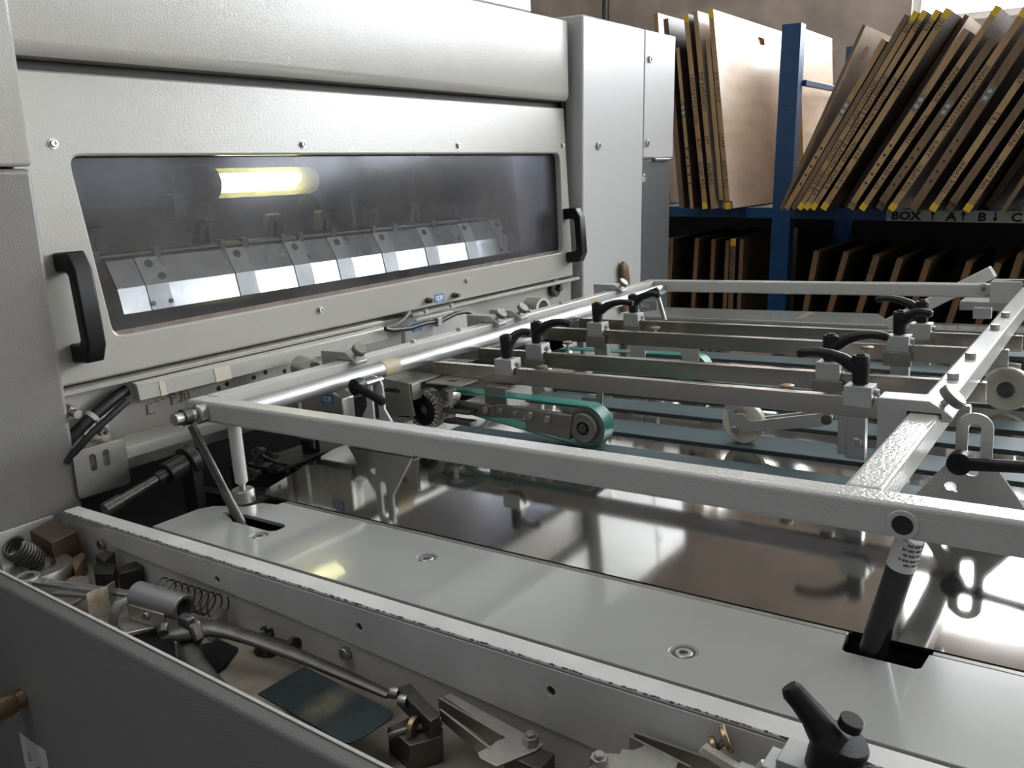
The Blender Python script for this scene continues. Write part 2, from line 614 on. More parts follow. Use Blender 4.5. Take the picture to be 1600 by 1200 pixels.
window(1, W0, W1, WZ0, WZ1, 3, 2, lambda a, d, z: (a, YW + d, z))
window(2, V0, V1, WZ0, WZ1, 5, 2, lambda a, d, z: (a, YW + d, z))
XR = 6.2
b = MB()
b.plate([(-4, -0.95), (7.0, -0.95), (7.0, 3.9), (-4, 3.9)], [[(1.6, 1.44), (6.4, 1.44), (6.4, 3.0), (1.6, 3.0)]], (XR, 0, 0), (0, 1, 0), (0, 0, 1), 0.2)
struct('wall_right', b, M['wall'])
window(3, 1.6, 6.4, 1.44, 3.0, 4, 2, lambda a, d, z: (XR + d, a, z))  # added unseen window that lights the press from the right
ZC = 3.9
b = MB()
roof_fill = [(-2.4, -0.9, -2.0, 1.8)]  # added unseen glowing roof panel that lights the upward faces
b.plate([(-7, -4), (6.4, -4), (6.4, 7.0), (-7, 7.0)], [[(x0, q0), (x1, q0), (x1, q1), (x0, q1)] for x0, x1, q0, q1 in roof_fill], (0, 0, ZC), (1, 0, 0), (0, 1, 0), 0.15)
struct('ceiling', b, M['ceil'])
for n, (x0, x1, q0, q1) in enumerate(roof_fill):
    window(4 + n, x0, x1, q0, q1, 1, 4, lambda a, d, z: (a, z, ZC + d))  # added unseen roof panel, built like a window
struct('wall_left', MB().box(-7.2, -7, -4, 7.0, -0.95, 3.9), M['wall'])
b = MB()
b.cyl((-3.80, YW - 0.06, -0.95), (-3.80, YW - 0.06, 3.9), 0.028, n=14)
solo('wall_conduit', b, M['dsteel'], 'thin dark vertical pipe running up the back wall behind the press', 'pipe', (-3.80, YW - 0.06, -0.95), MG)

# ------------------------------------------------------------------ the die-cutting press
LEAN = R_(5)
SL, CL = math.sin(LEAN), math.cos(LEAN)
XD, ZD = -1.45, 0.12


def DP(y, z, off=0.0):
    """point on the leaning door plane (G), off = distance in front of it"""
    t = (z - ZD) / CL
    return Vector((XD - SL * t + CL * off, y, z + SL * off))


DN = Vector((CL, 0, SL))
press = Thing('die_cutting_press', 'large off-white die-cutting press with a long window in its guard door', 'machine', (-1.7, 1.5, -0.95), MG)
# hood over the door
b = MB()
prof = [(-2.2, 0.645), (-1.50, 0.645), (-1.482, 0.647), (-1.474, 0.655), (-1.472, 0.67), (-1.476, 0.875), (-2.2, 0.875)]
b.prism(prof, 'y', 0.55, 2.365)
prof = [(-2.2, 0.875), (-1.476, 0.875), (-1.487, 1.35), (-2.2, 1.35)]
b.prism(prof, 'y', 0.55, 2.172)
hood = press.part('hood', b, M['paint'], 0.004)
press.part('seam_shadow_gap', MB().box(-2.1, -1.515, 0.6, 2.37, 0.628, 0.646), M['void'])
# left column
b = MB()
b.box(-2.2, -1.43, 0.10, 0.710, 0.477, 1.5)
press.part('left_column_panel', b, M['paint'], 0.008, seg=3)
b = MB()
b.box(-2.2, -1.434, 0.10, 0.708, -0.95, 0.474)
press.part('left_column_base', b, M['grey_paint'], 0.008, seg=3)
# right column
YC0, YC1, YS = 2.392, 3.04, 2.80
b = MB()
b.box(-2.15, -1.44, YC0, YS - 0.0015, -0.95, 0.893)
rc = press.part('right_column', b, M['paint_smooth'], 0.006)
b = MB()
b.box(-2.15, -1.44, YS + 0.0015, YC1, 0.476, 0.893)
ru = press.part('column_door', b, M['paint_smooth'], 0.004)
b = MB()
b.box(-2.15, -1.448, YS + 0.006, YC1, -0.95, 0.470)
rl = press.part('column_lower_panel', b, M['dark_panel'], 0.004)
press.part('panel_hinge', MB().box(-1.45, -1.437, YS + 0.09, YC1 - 0.02, 0.466, 0.474), M['steel'], 0.001)
for (yy, zz, pr) in ((2.485, 0.515, rc), (2.835, 0.80, ru), (2.825, 0.525, ru), (2.815, 0.410, rl)):
    b = MB()
    sockbolt(b, (-1.4405 if pr is not rl else -1.448, yy, zz), (1, 0, 0), 0.012, 0.008)
    press.part('panel_lock', b, M['steel'], parent=pr)
press.part('latch_tab', MB().box(-1.448, -1.440, YS - 0.01, YS + 0.02, 0.395, 0.412), M['alu'])
b = MB()
b.box(-2.1, -1.50, 2.366, YC0 - 0.002, -0.3, 0.87)
press.part('column_gap', b, M['void'])

# guard door with its window
b = MB()
y0, y1 = 0.700, 2.362
z1 = 0.628


def duv(y, z):
    return (y - 0.70, (z - ZD) / CL)


def rquad(pts, r, n=5):
    out = []
    k = len(pts)
    for i in range(k):
        p, a, c = Vector(pts[i]), Vector(pts[i - 1]), Vector(pts[(i + 1) % k])
        d0, d1 = (a - p).normalized(), (c - p).normalized()
        for j in range(n + 1):
            t = j / n
            q = (p + d0 * r) * (1 - t) ** 2 + p * 2 * t * (1 - t) + (p + d1 * r) * t ** 2
            out.append((q.x, q.y))
    return out


hole = rquad([duv(0.818, 0.187), duv(2.304, 0.198), duv(2.326, 0.494), duv(0.796, 0.494)], 0.022)
b.plate([duv(y0, ZD), duv(2.350, ZD), duv(2.372, z1), duv(y0, z1)], [hole], DP(0.70, ZD, -0.02), (0, 1, 0), (-SL, 0, CL), 0.02)
door = press.part('guard_door', b, M['paint'], 0.004, seg=2)
# window pane set back in the door, with grimy ledge at its foot
b = MB()
pn = [duv(0.775, 0.16), duv(2.335, 0.16), duv(2.345, 0.515), duv(0.775, 0.515)]
b.plate(pn, [], DP(0.70, ZD, -0.026), (0, 1, 0), (-SL, 0, CL), 0.005)
press.part('window_pane', b, M['glass'], parent=door, label='scratched and smeared clear acrylic pane')
b = MB()
b.plate([duv(0.80, 0.176), duv(2.32, 0.188), duv(2.32, 0.205), duv(0.80, 0.194)], [], DP(0.70, ZD, -0.021), (0, 1, 0), (-SL, 0, CL), 0.004)
press.part('grimy_ledge', b, M['dirtline'], parent=door)
for y, z in ((0.773, 0.513), (1.306, 0.514), (1.834, 0.514), (2.345, 0.516), (1.292, 0.165), (1.812, 0.168)):
    b = MB()
    b.cyl(DP(y, z), DP(y, z, 0.002), 0.0085, n=18)
    sockbolt(b, DP(y, z, 0.002), DN, 0.0062, 0.004)
    press.part('door_screw', b, M['steel'], parent=door)
for y, z in ((1.645, 0.137), (1.750, 0.136)):
    b = MB()
    b.cyl(DP(y, z), DP(y, z, 0.012), 0.008, n=6)
    b.cyl(DP(y, z, 0.012), DP(y, z, 0.022), 0.005, n=12)
    press.part('door_stud', b, M['dsteel'], parent=door)
stick_mats = []


def sticker(parent_thing, parent, o, u, v, w, h):
    """blue sticker with a white field of small print"""
    o, u, v = Vector(o), Vector(u).normalized(), Vector(v).normalized()
    n = u.cross(v)
    s = parent_thing.part('sticker', MB().plate([(0, 0), (w, 0), (w, h), (0, h)], [], o, u, v, 0.0008), M['blue'], parent=parent, label='small blue sticker with a white field')
    f = MB().plate([(w * .13, h * .30), (w * .87, h * .30), (w * .87, h * .78), (w * .13, h * .78)], [], o + n * 0.0008, u, v, 0.0003)
    f.plate([(w * .25, h * .12), (w * .75, h * .12), (w * .75, h * .2), (w * .25, h * .2)], [], o + n * 0.0008, u, v, 0.0003)
    tx = MB()
    for qa, qb in ((.22, .31), (.44, .56)):
        tx.plate([(w * qa, h * .42), (w * qb, h * .42), (w * qb, h * .66), (w * qa, h * .66)], [], o + n * 0.0012, u, v, 0.0002)
    if parent is None:
        parent_thing.part('sticker_field', f, M['paper'], parent=s)
        parent_thing.part('sticker_print', tx, M['leather'], parent=s, kind='stuff')
    else:
        parent_thing.part('sticker_field', f, M['paper'], parent=parent)
        parent_thing.part('sticker_print', tx, M['leather'], parent=parent, kind='stuff')


sticker(press, door, DP(1.675, 0.127), (0, 1, 0), (-SL, 0, CL), 0.036, 0.021)


def bow_handle(y, zt, zb, off):
    b = MB()
    pts = [DP(y, zt, 0.0), DP(y, zt, off * 0.72), DP(y, zt - 0.012, off), DP(y, zb + 0.012, off), DP(y, zb, off * 0.72), DP(y, zb, 0.0)]
    n = []
    t = 0.016
    # faceted bow: outer and inner outline in the plane across the door
    outl = [(0, 0.017), (off * 0.78, 0.017), (off, -0.002)]
    P = [(0, zt + t), (off * .80, zt + t), (off + .004, zt - .012), (off + .004, zb + .012), (off * .80, zb - t), (0, zb - t), (0, zb + t), (off * .55, zb + t),
         (off * .68, zb + t + .008), (off * .68, zt - t - .008), (off * .55, zt - t), (0, zt - t)]
    A, B = [], []
    for o_, z in P:
        A.append(b.bm.verts.new(DP(y - 0.0165, z, o_)))
        B.append(b.bm.verts.new(DP(y + 0.0165, z, o_)))
    k = len(P)
    for i in range(k):
        j = (i + 1) % k
        b.bm.faces.new((A[i], A[j], B[j], B[i]))
    b.bm.faces.new(A[::-1])
    b.bm.faces.new(B)
    press.part('handle', b, M['black'], 0.004, parent=door, seg=3)


bow_handle(0.752, 0.323, 0.172, 0.056)
bow_handle(2.332, 0.312, 0.180, 0.056)

# inside the press, seen through the pane
b = MB()
b.box(-2.12, -2.10, 0.70, 2.38, -0.10, 0.66)
b.box(-2.10, -1.50, 0.690, 0.712, -0.10, 0.66)
b.box(-2.10, -1.56, 2.352, 2.364, -0.10, 0.66)
b.box(-2.10, -1.51, 0.712, 2.352, 0.600, 0.627)
press.part('interior_lining', b, M['inside'])
b = MB()
for y, z, r in ((1.46, 0.335, 0.042), (1.86, 0.345, 0.042)):
    b.cyl((-2.1, y, z), (-2.094, y, z), r, n=24)
for y in (0.99, 1.05, 1.115):
    b.cyl((-2.1, y, 0.575), (-2.094, y, 0.575), 0.02, n=16)
press.part('access_holes', b, M['void'])
YA, YB = 0.925, 2.315
kx, kz = -1.612, 0.2465
b = MB()
b.prism([(-1.600, 0.198), (kx, kz), (-1.6425, 0.298), (-1.6475, 0.296), (kx - .006, kz - .001), (-1.606, 0.196)], 'y', YA, YB)
chute = press.part('chute_plate', b, M['chute'], smooth=8)
up = Vector((-1.6425 - kx, 0, 0.298 - kz))
lo = Vector((-1.600 - kx, 0, 0.198 - kz))
un = Vector((up.z, 0, -up.x)).normalized()
ln = Vector((-lo.z, 0, lo.x)).normalized()
for i, yy in enumerate((0.985, 1.20, 1.365, 1.50, 1.66, 1.83, 2.01, 2.17)):
    w = 0.05
    b = MB()
    k0 = Vector((kx, yy, kz))
    b.plate([(0, 0), (w, 0), (w, up.length), (0, up.length)], [], k0 + un * 0.0002, (0, 1, 0), up, 0.002)
    b.plate([(0, -lo.length), (w, -lo.length), (w, 0), (0, 0)], [], k0 + ln * 0.0002, (0, 1, 0), -lo, 0.002)
    st = press.part('wear_strip', b, M['strip'], parent=chute)
    b = MB()
    c0 = k0 + Vector((0, w * 0.5, 0)) + up * 0.75 + un * 0.002
    b.cyl(c0, c0 + un * 0.0025, 0.0085, n=16)
    if i in (0, 7):
        c0 = k0 + Vector((0, w * 0.85, 0)) + up * 0.25 + un * 0.002
        b.cyl(c0, c0 + un * 0.0025, 0.0075, n=16)
        for q in (0.1, 0.9):
            c0 = k0 + Vector((0, w * q, 0)) + lo * 0.75 + ln * 0.002
            b.cyl(c0, c0 + ln * 0.0025, 0.005, n=12)
    press.part('strip_screw', b, M['dsteel'], parent=chute)
b = MB()
b.cyl((-1.650, 0.88, 0.306), (-1.650, 2.2, 0.306), 0.0065, n=12)
for yy in (0.90, 1.03, 1.19, 1.25, 1.36, 1.41, 1.52, 1.66, 1.74, 1.90, 2.03):
    b.box(-1.660, -1.640, yy, yy + 0.014, 0.296, 0.318)
press.part('hinge_rod', b, M['dsteel'])
b = MB()
pr = [(-1.603 + 0.045 * math.sin(R_(a)) - 0.045 * 0, 0.152 + 0.046 * math.cos(R_(a))) for a in range(0, 181, 20)]
b.cyl((-1.640, 0.86, 0.150), (-1.640, 2.33, 0.150), 0.052, n=28)
press.part('feed_roll', b, M['iron'])
for yy in (0.93, 1.185, 1.375, 1.53, 1.70, 1.87, 2.04):
    b = MB()
    b.prism([(yy - 0.026, 0.312), (yy + 0.026, 0.312), (yy + 0.012, 0.362), (yy - 0.012, 0.362)], 'x', -1.70, -1.675)
    b.box(-1.70, -1.665, yy - 0.012, yy + 0.012, 0.355, 0.363)
    b.box(-1.674, -1.668, yy - 0.003, yy + 0.003, 0.312, 0.345)
    press.part('gripper_bracket', b, M['iron'], 0.002)
b = MB()
b.box(-1.62, -1.52, 0.72, 2.34, 0.11, 0.158)
press.part('door_sill', b, M['inside'])

# lit tube lamp inside
lamp = Thing('tube_lamp', 'lit tubular lamp with a black end cap behind the scratched press window', 'lamp', (-1.75, 1.20, 0.43), MG)
LX, LZ = -1.75, 0.436
b = MB()
b.lathe((LX, 1.19, LZ), (0, 1, 0), [(0, 0), (0, 0.036), (0.012, 0.041), (0.055, 0.041), (0.058, 0.036), (0.075, 0.036), (0.075, 0)], n=28, close=False)
lamp.part('end_cap', b, M['black'])
b = MB()
b.lathe((LX, 1.265, LZ), (0, 1, 0), [(0, 0.0335), (0.285, 0.0335), (0.300, 0.028), (0.305, 0.0)], n=28, close=False)
gm = bpy.data.materials.new('lamp_glass')
gm.use_nodes = True
nt = gm.node_tree
nt.nodes.clear()
o_ = nt.nodes.new('ShaderNodeOutputMaterial')
t_ = nt.nodes.new('ShaderNodeBsdfTransparent')
t_.inputs['Color'].default_value = (0.95, 0.93, 0.70, 1)
g_ = nt.nodes.new('ShaderNodeBsdfTranslucent')
g_.inputs['Color'].default_value = (0.75, 0.72, 0.35, 1)
x_ = nt.nodes.new('ShaderNodeMixShader')
x_.inputs['Fac'].default_value = 0.2
nt.links.new(t_.outputs[0], x_.inputs[1]); nt.links.new(g_.outputs[0], x_.inputs[2]); nt.links.new(x_.outputs[0], o_.inputs['Surface'])
lamp.part('lamp_sleeve', b, gm)
b = MB()
b.cyl((LX + 0.004, 1.266, LZ + 0.008), (LX + 0.004, 1.515, LZ + 0.008), 0.0135, n=16)
b.cyl((LX + 0.004, 1.266, LZ - 0.010), (LX + 0.004, 1.50, LZ - 0.010), 0.0115, n=16)
lamp.part('glowing_tube', b, M['lampglow'])
b = MB()
b.box(LX - 0.02, LX - 0.014, 1.268, 1.53, LZ - 0.022, LZ + 0.022)
lamp.part('reflector', b, M['paint_smooth'])
b = MB()
b.box(-2.0995, LX - 0.037, 1.155, 1.188, LZ - 0.05, LZ + 0.03)
b.box(-1.787, LX + 0.01, 1.155, 1.188, LZ - 0.07, LZ - 0.02)
lamp.part('lamp_bracket', b, M['iron'], 0.002)

# the beam under the door
b = MB()
b.box(-1.56, -1.437, 0.70, 1.470, 0.106, 0.1145)
b.box(-1.56, -1.437, 1.575, 2.368, 0.106, 0.1145)
press.part('door_stop_flange', b, M['paint'], 0.0015)
b = MB()
b.box(-1.56, -1.47, 0.70, 2.37, -0.008, 0.105)
beam = press.part('front_beam', b, M['paint'], 0.002)
b = MB()
b.prism([(-1.469, 0.004), (-1.442, -0.010), (-1.440, -0.014), (-1.440, -0.032), (-1.469, -0.032)], 'y', 0.70, 2.37)
press.part('beam_lip', b, M['paint'], 0.0015)
b = MB()
b.box(-1.50, -1.452, 0.70, 2.37, -0.055, -0.034)
press.part('lower_rail', b, M['steel'], 0.001)
b = MB()
b.box(-1.58, -1.545, 0.709, 2.37, -0.95, -0.056)  # dark sheet painting the shade inside the open throat
press.part('throat_panel', b, M['void'])
b = MB()
for (u, v) in ((355, 600), (275, 648), (305, 625), (342, 607), (397, 590), (415, 582), (445, 580)):
    p = AT(u, v, x=-1.469, g=True)
    b.cyl((-1.4705, p.y, p.z), (-1.4690, p.y, p.z), 0.005, n=12)
press.part('beam_holes', b, M['void'], parent=beam)
# cover channel with a scrap of masking tape
b = MB()
b.prism([(-1.4365, 0.105), (-1.425, 0.103), (-1.421, 0.100), (-1.417, 0.073), (-1.4365, 0.073)], 'y', 0.826, 1.462)
cc = press.part('cover_channel', b, M['paint'], 0.0015)
for ya, w in ((0.868, 0.012), (0.985, 0.036)):
    b = MB()
    b.plate([(0, 0), (w, 0), (w, 0.026), (0, 0.026)], [], (-1.4165, ya, 0.0735), (0, 1, 0), (-0.004, 0, 0.027), 0.0006)
    press.part('tape_scrap', b, M['oldtape'], parent=cc)
# marker scrawl on the beam face
b = text_mb('F.lu', 0.034, AT(267, 634, x=-1.4685, g=True), (0, 1, 0.10), (0, -0.1, 1), squash=0.95)
b.box(-1.4695, -1.4688, 0.868, 0.871, 0.030, 0.050)
for k in range(7):
    b.box(-1.4695, -1.4688, 0.873 + k * 0.013, 0.880 + k * 0.013, 0.0485 + k * 0.0012, 0.0505 + k * 0.0012)
b.box(-1.4695, -1.4688, 0.871, 0.885, 0.029, 0.031)
press.part('marker_scrawl', b, M['brownink'], parent=beam)
# galvanised slotted bracket beside the left column
b = MB()
b.plate(rrect(0.700, 0.795, -0.072, 0.010, 0.008), [rrect(0.727, 0.739, -0.030, 0.000, 0.0055), rrect(0.751, 0.763, -0.028, 0.002, 0.0055)],
        (-1.432, 0, 0), (0, 1, 0), (0, 0, 1), 0.004)
b.box(-1.469, -1.430, 0.700, 0.790, 0.008, 0.012)
b.box(-1.469, -1.466, 0.745, 0.790, 0.012, 0.050)
brk = press.part('slotted_bracket', b, M['zinc'])
b = MB()
sockbolt(b, (-1.466, 0.772, 0.027), (1, 0, -0.1), 0.009, 0.018)
press.part('bracket_screw', b, M['steel'], parent=brk)
b = MB()
b.cyl((-1.466, 0.718, 0.078), (-1.44, 0.718, 0.076), 0.011, n=6)
b.cyl((-1.44, 0.718, 0.076), (-1.425, 0.718, 0.075), 0.0075, n=14)
press.part('bracket_screw', b, M['steel'], parent=brk)
# cable with a tie, left end
b = MB()
b.tube([(-1.452, 0.690, 0.012), (-1.448, 0.715, 0.034), (-1.446, 0.745, 0.055), (-1.446, 0.775, 0.071), (-1.447, 0.80, 0.083), (-1.449, 0.822, 0.090)], 0.0105, n=12)
b.tube([(-1.436, 0.690, -0.004), (-1.428, 0.718, 0.022), (-1.427, 0.74, 0.038), (-1.428, 0.78, 0.060), (-1.430, 0.81, 0.076)], 0.006, n=10)
press.part('power_cable', b, M['cable'])
b = MB()
b.lathe((-1.447, 0.752, 0.059), (0, 0.8, 0.6), [(-0.004, 0.0108), (-0.004, 0.0128), (0.004, 0.0128), (0.004, 0.0108)], n=16)
b.box(-1.437, -1.431, 0.752, 0.759, 0.044, 0.056)
press.part('cable_tie', b, M['paint_smooth'])
b = MB()
b.tube([AT(u, v, x=-1.403, g=True) for u, v in ((602, 514), (612, 516), (640, 513), (665, 505), (690, 501), (712, 490), (728, 487), (745, 494), (752, 500))], 0.0055, n=10)
wire = press.part('sensor_cable', b, M['cable'])
p = AT(684, 502, x=-1.402, g=True)
press.part('cable_clip', MB().box(p.x - 0.01, p.x + 0.008, p.y - 0.008, p.y + 0.008, p.z - 0.012, p.z + 0.010), M['alu'], 0.001, parent=wire)
b = MB()
P = [AT(u, v, x=-1.44, g=True) for u, v in ((602, 512), (620, 508), (632, 498), (640, 488))]
b.tube(P, [0.003, 0.008, 0.009, 0.010], n=10, flat=(1, 0.35))
press.part('grey_strap', b, M['sign'])

# ------------------------------------------------------------------ feed table (T frame from here on)
table = Thing('feed_table', 'low feed table of polished sheet with painted side plates and belts', 'table', (-0.3, 1.7, -0.9))
b = MB()
outl = [(-1.190, 0.6845), (0.75, 0.6845), (0.75, 0.849), (-0.132, 0.849), (-0.132, 0.816), (-0.212, 0.816), (-0.212, 0.849), (-1.085, 0.849),
        (-1.085, 0.838), (-1.115, 0.832), (-1.125, 0.808), (-1.150, 0.800), (-1.178, 0.785), (-1.190, 0.765)]
outl = outl[:3] + [(-0.134, 0.849), (-0.136, 0.820), (-0.140, 0.816), (-0.204, 0.816), (-0.209, 0.820), (-0.212, 0.849)] + outl[7:]
slot = [(-1.005, 0.756), (-0.997, 0.762), (-0.997, 0.778), (-1.006, 0.785), (-1.095, 0.785), (-1.110, 0.780), (-1.128, 0.790), (-1.150, 0.792), (-1.135, 0.782), (-1.142, 0.774), (-1.105, 0.764), (-1.090, 0.756)]
screws = [AT(u, v, z=0) for u, v in ((405, 836), (666, 871), (1068, 1018))]
b.plate(outl, [slot] + [circle(p.x, p.y, 0.0145, 24) for p in screws], (0, 0, -0.006), (1, 0, 0), (0, 1, 0), 0.006)
sp = table.part('side_plate', b, M['paint_plate'], 0.0008)
for p in screws:
    b = MB()
    b.lathe((p.x, p.y, -0.010), (0, 0, 1), [(0, 0), (0, 0.0142), (0.0095, 0.0142), (0.0095, 0.0128), (0.003, 0.0105), (0.003, 0)], n=26, close=False)
    table.part('countersink', b, M['paint_plate'], parent=sp)
    b = MB()
    sockbolt(b, (p.x, p.y, -0.0068), (0, 0, 1), 0.0092, 0.006)
    table.part('plate_screw', b, M['steel'], parent=sp)
b = MB()
for x0, x1 in ((-1.085, -0.212), (-0.132, 0.75)):
    b.box(x0, x1, 0.8512, 0.8590, -0.012, -0.0010)
table.part('edge_strip', b, M['gunmetal'], 0.001)
b = MB()
b.plate([(-1.235, 1.10), (-1.16, 0.862), (0.75, 0.862), (0.75, 2.705), (-1.40, 2.705), (-1.40, 2.2), (-1.235, 2.0)], [], (0, 0, -0.005), (1, 0, 0), (0, 1, 0), 0.004)
table.part('sheet', b, M['sheet'])
for y0, y1, x0 in ((1.262, 1.330, -1.10), (1.408, 1.490, -1.10), (1.566, 1.645, -1.10), (1.690, 1.752, -1.10), (1.862, 1.945, -1.10), (2.12, 2.20, -1.10), (2.36, 2.44, -1.10)):
    b = MB()
    b.box(x0, 0.75, y0, y1, 0.000, 0.0035)
    table.part('belt', b, M['belt'], 0.0008)
    b = MB()
    b.box(x0, 0.75, y0 - 0.006, y0 - 0.0006, -0.0008, 0.0)  # flat dark strip painting the shadow line along the belt edge
    table.part('belt_groove', b, M['void'])
# far side plates
b = MB()
b.plate([(-1.43, 2.715), (-0.565, 2.715), (-0.60, 2.80), (-0.66, 2.93), (-1.43, 2.93)], [], (0, 0, -0.004), (1, 0, 0), (0, 1, 0), 0.012)
table.part('far_plate', b, M['paint_plate'], 0.002)
b = MB()
b.box(-0.56, 0.75, 2.715, 2.80, -0.010, 0.0)
table.part('far_plate', b, M['paint_plate'], 0.001)
b = MB()
b.plate([(-1.185, 0.690), (0.75, 0.690), (0.75, 2.92), (-1.185, 2.92)], [[(-1.15, 0.75), (-0.98, 0.75), (-0.98, 0.80), (-1.15, 0.80)], [(-0.225, 0.805), (-0.125, 0.805), (-0.125, 0.861), (-0.225, 0.861)]], (0, 0, -0.16), (1, 0, 0), (0, 1, 0), 0.146)
table.part('table_frame', b, M['void'])
b = MB()
for x0 in (-1.0, 0.3):
    for y0 in (0.95, 2.55):
        b.box(x0, x0 + 0.09, y0, y0 + 0.09, -0.93 - x0 * 0.0, -0.16)
table.part('legs', b, M['grey_paint'])

# ------------------------------------------------------------------ hinged frame over the table
TX = -0.198     # right cross tube centre
ZT0, ZT1 = 0.133, 0.167
frame = Thing('hold_down_frame', 'off-white square-tube frame lying raised above the feed table with a bright round bar', 'machine frame', (-0.7, 1.6, 0.133))
b = MB()
b.box(-1.238, 0.75, 0.804, 0.838, ZT0, ZT1)
nt_ = frame.part('near_tube', b, M['paint_frame'], 0.0045, seg=3)
b = MB()
b.box(-1.238, 0.75, 2.434, 2.468, ZT0, ZT1)
frame.part('far_tube', b, M['paint_frame'], 0.0045, seg=3)
b = MB()
b.box(TX - 0.018, TX + 0.018, 0.8385, 2.4335, ZT0 + 0.0005, ZT1 - 0.0005)
ct = frame.part('cross_tube', b, M['paint_frame'], 0.0045, seg=3)
b = MB()
b.box(-1.238, -1.205, 0.8385, 2.4335, ZT0 + 0.0005, ZT1 - 0.0005)
fb = frame.part('flat_bar', b, M['paint_frame'], 0.003)
b = MB()
b.cyl((-1.1765, 0.8385, 0.1415), (-1.1765, 2.4335, 0.1415), 0.0155, n=28)
rb = frame.part('round_bar', b, M['chrome'])
b = MB()
b.lathe((-1.1765, 1.19, 0.1415), (0, 1, 0), [(0, 0.0156), (0, 0.0163), (0.042, 0.0163), (0.042, 0.0156)], n=28)
frame.part('tape_band', b, M['mask'], parent=rb, label='strip of tan masking tape around the bar')
b = MB()
b.box(-1.206, -1.2045, 2.05, 2.085, 0.150, 0.164)
frame.part('tape_scrap', b, M['mask'], parent=fb)
RY = (1.330, 1.485, 1.765, 1.915)
for y in RY:
    b = MB()
    hexbolt(b, (TX, y + 0.008, ZT1), (0, 0, 1), 0.0085, 0.009)
    frame.part('bolt', b, M['steel'], 0.0008, parent=ct)
    b = MB()
    hexbolt(b, (-1.222, y + 0.008, ZT1), (0, 0, 1), 0.006, 0.006)
    frame.part('bolt', b, M['steel'], 0.0006, parent=fb)
# bushing in the near tube
b = MB()
b.lathe((-0.154, 0.8042, 0.1475), (0, -1, 0), [(0, 0.0145), (0.0022, 0.0135), (0.0022, 0.0095), (-0.02, 0.0095), (-0.02, 0.0145)], n=28)
frame.part('bushing', b, M['paint_frame'], parent=nt_)
b = MB()
b.cyl((-0.154, 0.8036, 0.1475), (-0.154, 0.8030, 0.1475), 0.0094, n=20)
frame.part('bushing_bore', b, M['void'], parent=nt_)
# support leg at the left corner
lx, ly = -1.146, 0.821
b = MB()
b.cyl((lx, ly, 0.034), (lx, ly, ZT0), 0.0105, n=20)
b.cyl((lx, ly, 0.030), (lx, ly, 0.034), 0.007, n=14)
leg = frame.part('support_leg', b, M['paint_frame'], 0.001)
b = MB()
b.cyl((lx, ly, 0.022), (lx, ly, 0.031), 0.005, n=12)
b.lathe((lx, ly, -0.001), (0, 0, 1), [(0, 0), (0, 0.015), (0.003, 0.0185), (0.021, 0.0185), (0.0235, 0.0165), (0.0235, 0)], n=32, close=False)
frame.part('foot_disc', b, M['steel'], parent=leg)
# pin and collar at the left end
b = MB()
b.lathe((-1.196, 0.8040, 0.150), (0, -1, 0), [(0, 0), (0, 0.0165), (0.014, 0.0165), (0.017, 0.0135), (0.017, 0.009), (0.024, 0.009)], n=26, close=False)
b.cyl((-1.196, 0.785, 0.150), (-1.196, 0.750, 0.150), 0.0100, n=20)
frame.part('pivot_pin', b, M['steel'], 0.0008, parent=nt_)
rod = Thing('lift_rod', 'slim dark steel lift rod from the frame corner down into the table slot', 'rod', (-1.10, 0.762, 0.0))
b = MB()
p0, p1, p2 = Vector((-1.194, 0.772, 0.150)), Vector((-1.126, 0.771, 0.045)), Vector((-1.083, 0.771, -0.020))
b.lathe((-1.196, 0.765, 0.150), (0, 1, 0), [(0, 0.0102), (0, 0.0135), (0.013, 0.0135), (0.013, 0.0102)], n=24)
rod.part('eye', b, M['dsteel'])
b = MB()
d = Vector((0.007, 0, 0.004))
p0 = p0.lerp(p1, 0.125)
b.tube([p0 + d * 0.6, p1 + d * 0.6, p2], [0.0042, 0.0042, 0.006], n=10)
b.tube([p0 - d * 0.5, p1 - d * 0.5], [0.0042, 0.0042], n=10)
b.tube([p1 - d * 0.1, p1.lerp(p2, 0.15), p2], [0.006, 0.0078, 0.0078], n=10)
rod.part('shank', b, M['dsteel'])

# gas strut at the right
st = Thing('gas_strut', 'black gas strut with a white label standing in the side plate cutout', 'strut', (-0.19, 0.83, -0.03))
top, bot = Vector((-0.150, 0.826, ZT0 - 0.002)), Vector((-0.194, 0.836, -0.045))
ax = (bot - top).normalized()
b = MB()
b.cyl(top + ax * 0.004, bot, 0.0128, n=26)
st.part('cylinder', b, M['blackm'])
b = MB()
b.lathe(top + ax * 0.003, ax, [(0, 0.0129), (0, 0.0133), (0.033, 0.0133), (0.033, 0.0129)], n=26)
lb = st.part('label', b, M['paper'])
b = MB()
side = Vector((0.52, -0.85, 0)).normalized()
side = (side - ax * side.dot(ax)).normalized()
tang = ax.cross(side)
for k, (o0, w) in enumerate(((0.006, 0.5), (0.011, 0.8), (0.0165, 0.7), (0.022, 0.9), (0.027, 0.5))):
    for a in range(-62, 50, 5):
        if (a // 5 + k * 2) % 6 == 0 or a > 50 * w:
            continue
        q = side * math.cos(R_(a)) + tang * math.sin(R_(a))
        t = q.cross(ax)
        c = top + ax * o0 + q * 0.01335
        hh = 0.0009 + 0.0006 * ((a * 7 + k * 3) % 3) / 2
        v = [b.bm.verts.new(c + t * sx * 0.00045 + ax * sy * hh) for sx, sy in ((-1, -1), (1, -1), (1, 1), (-1, 1))]
        b.bm.faces.new(v)
st.part('label_print', b, M['ink'], parent=lb)

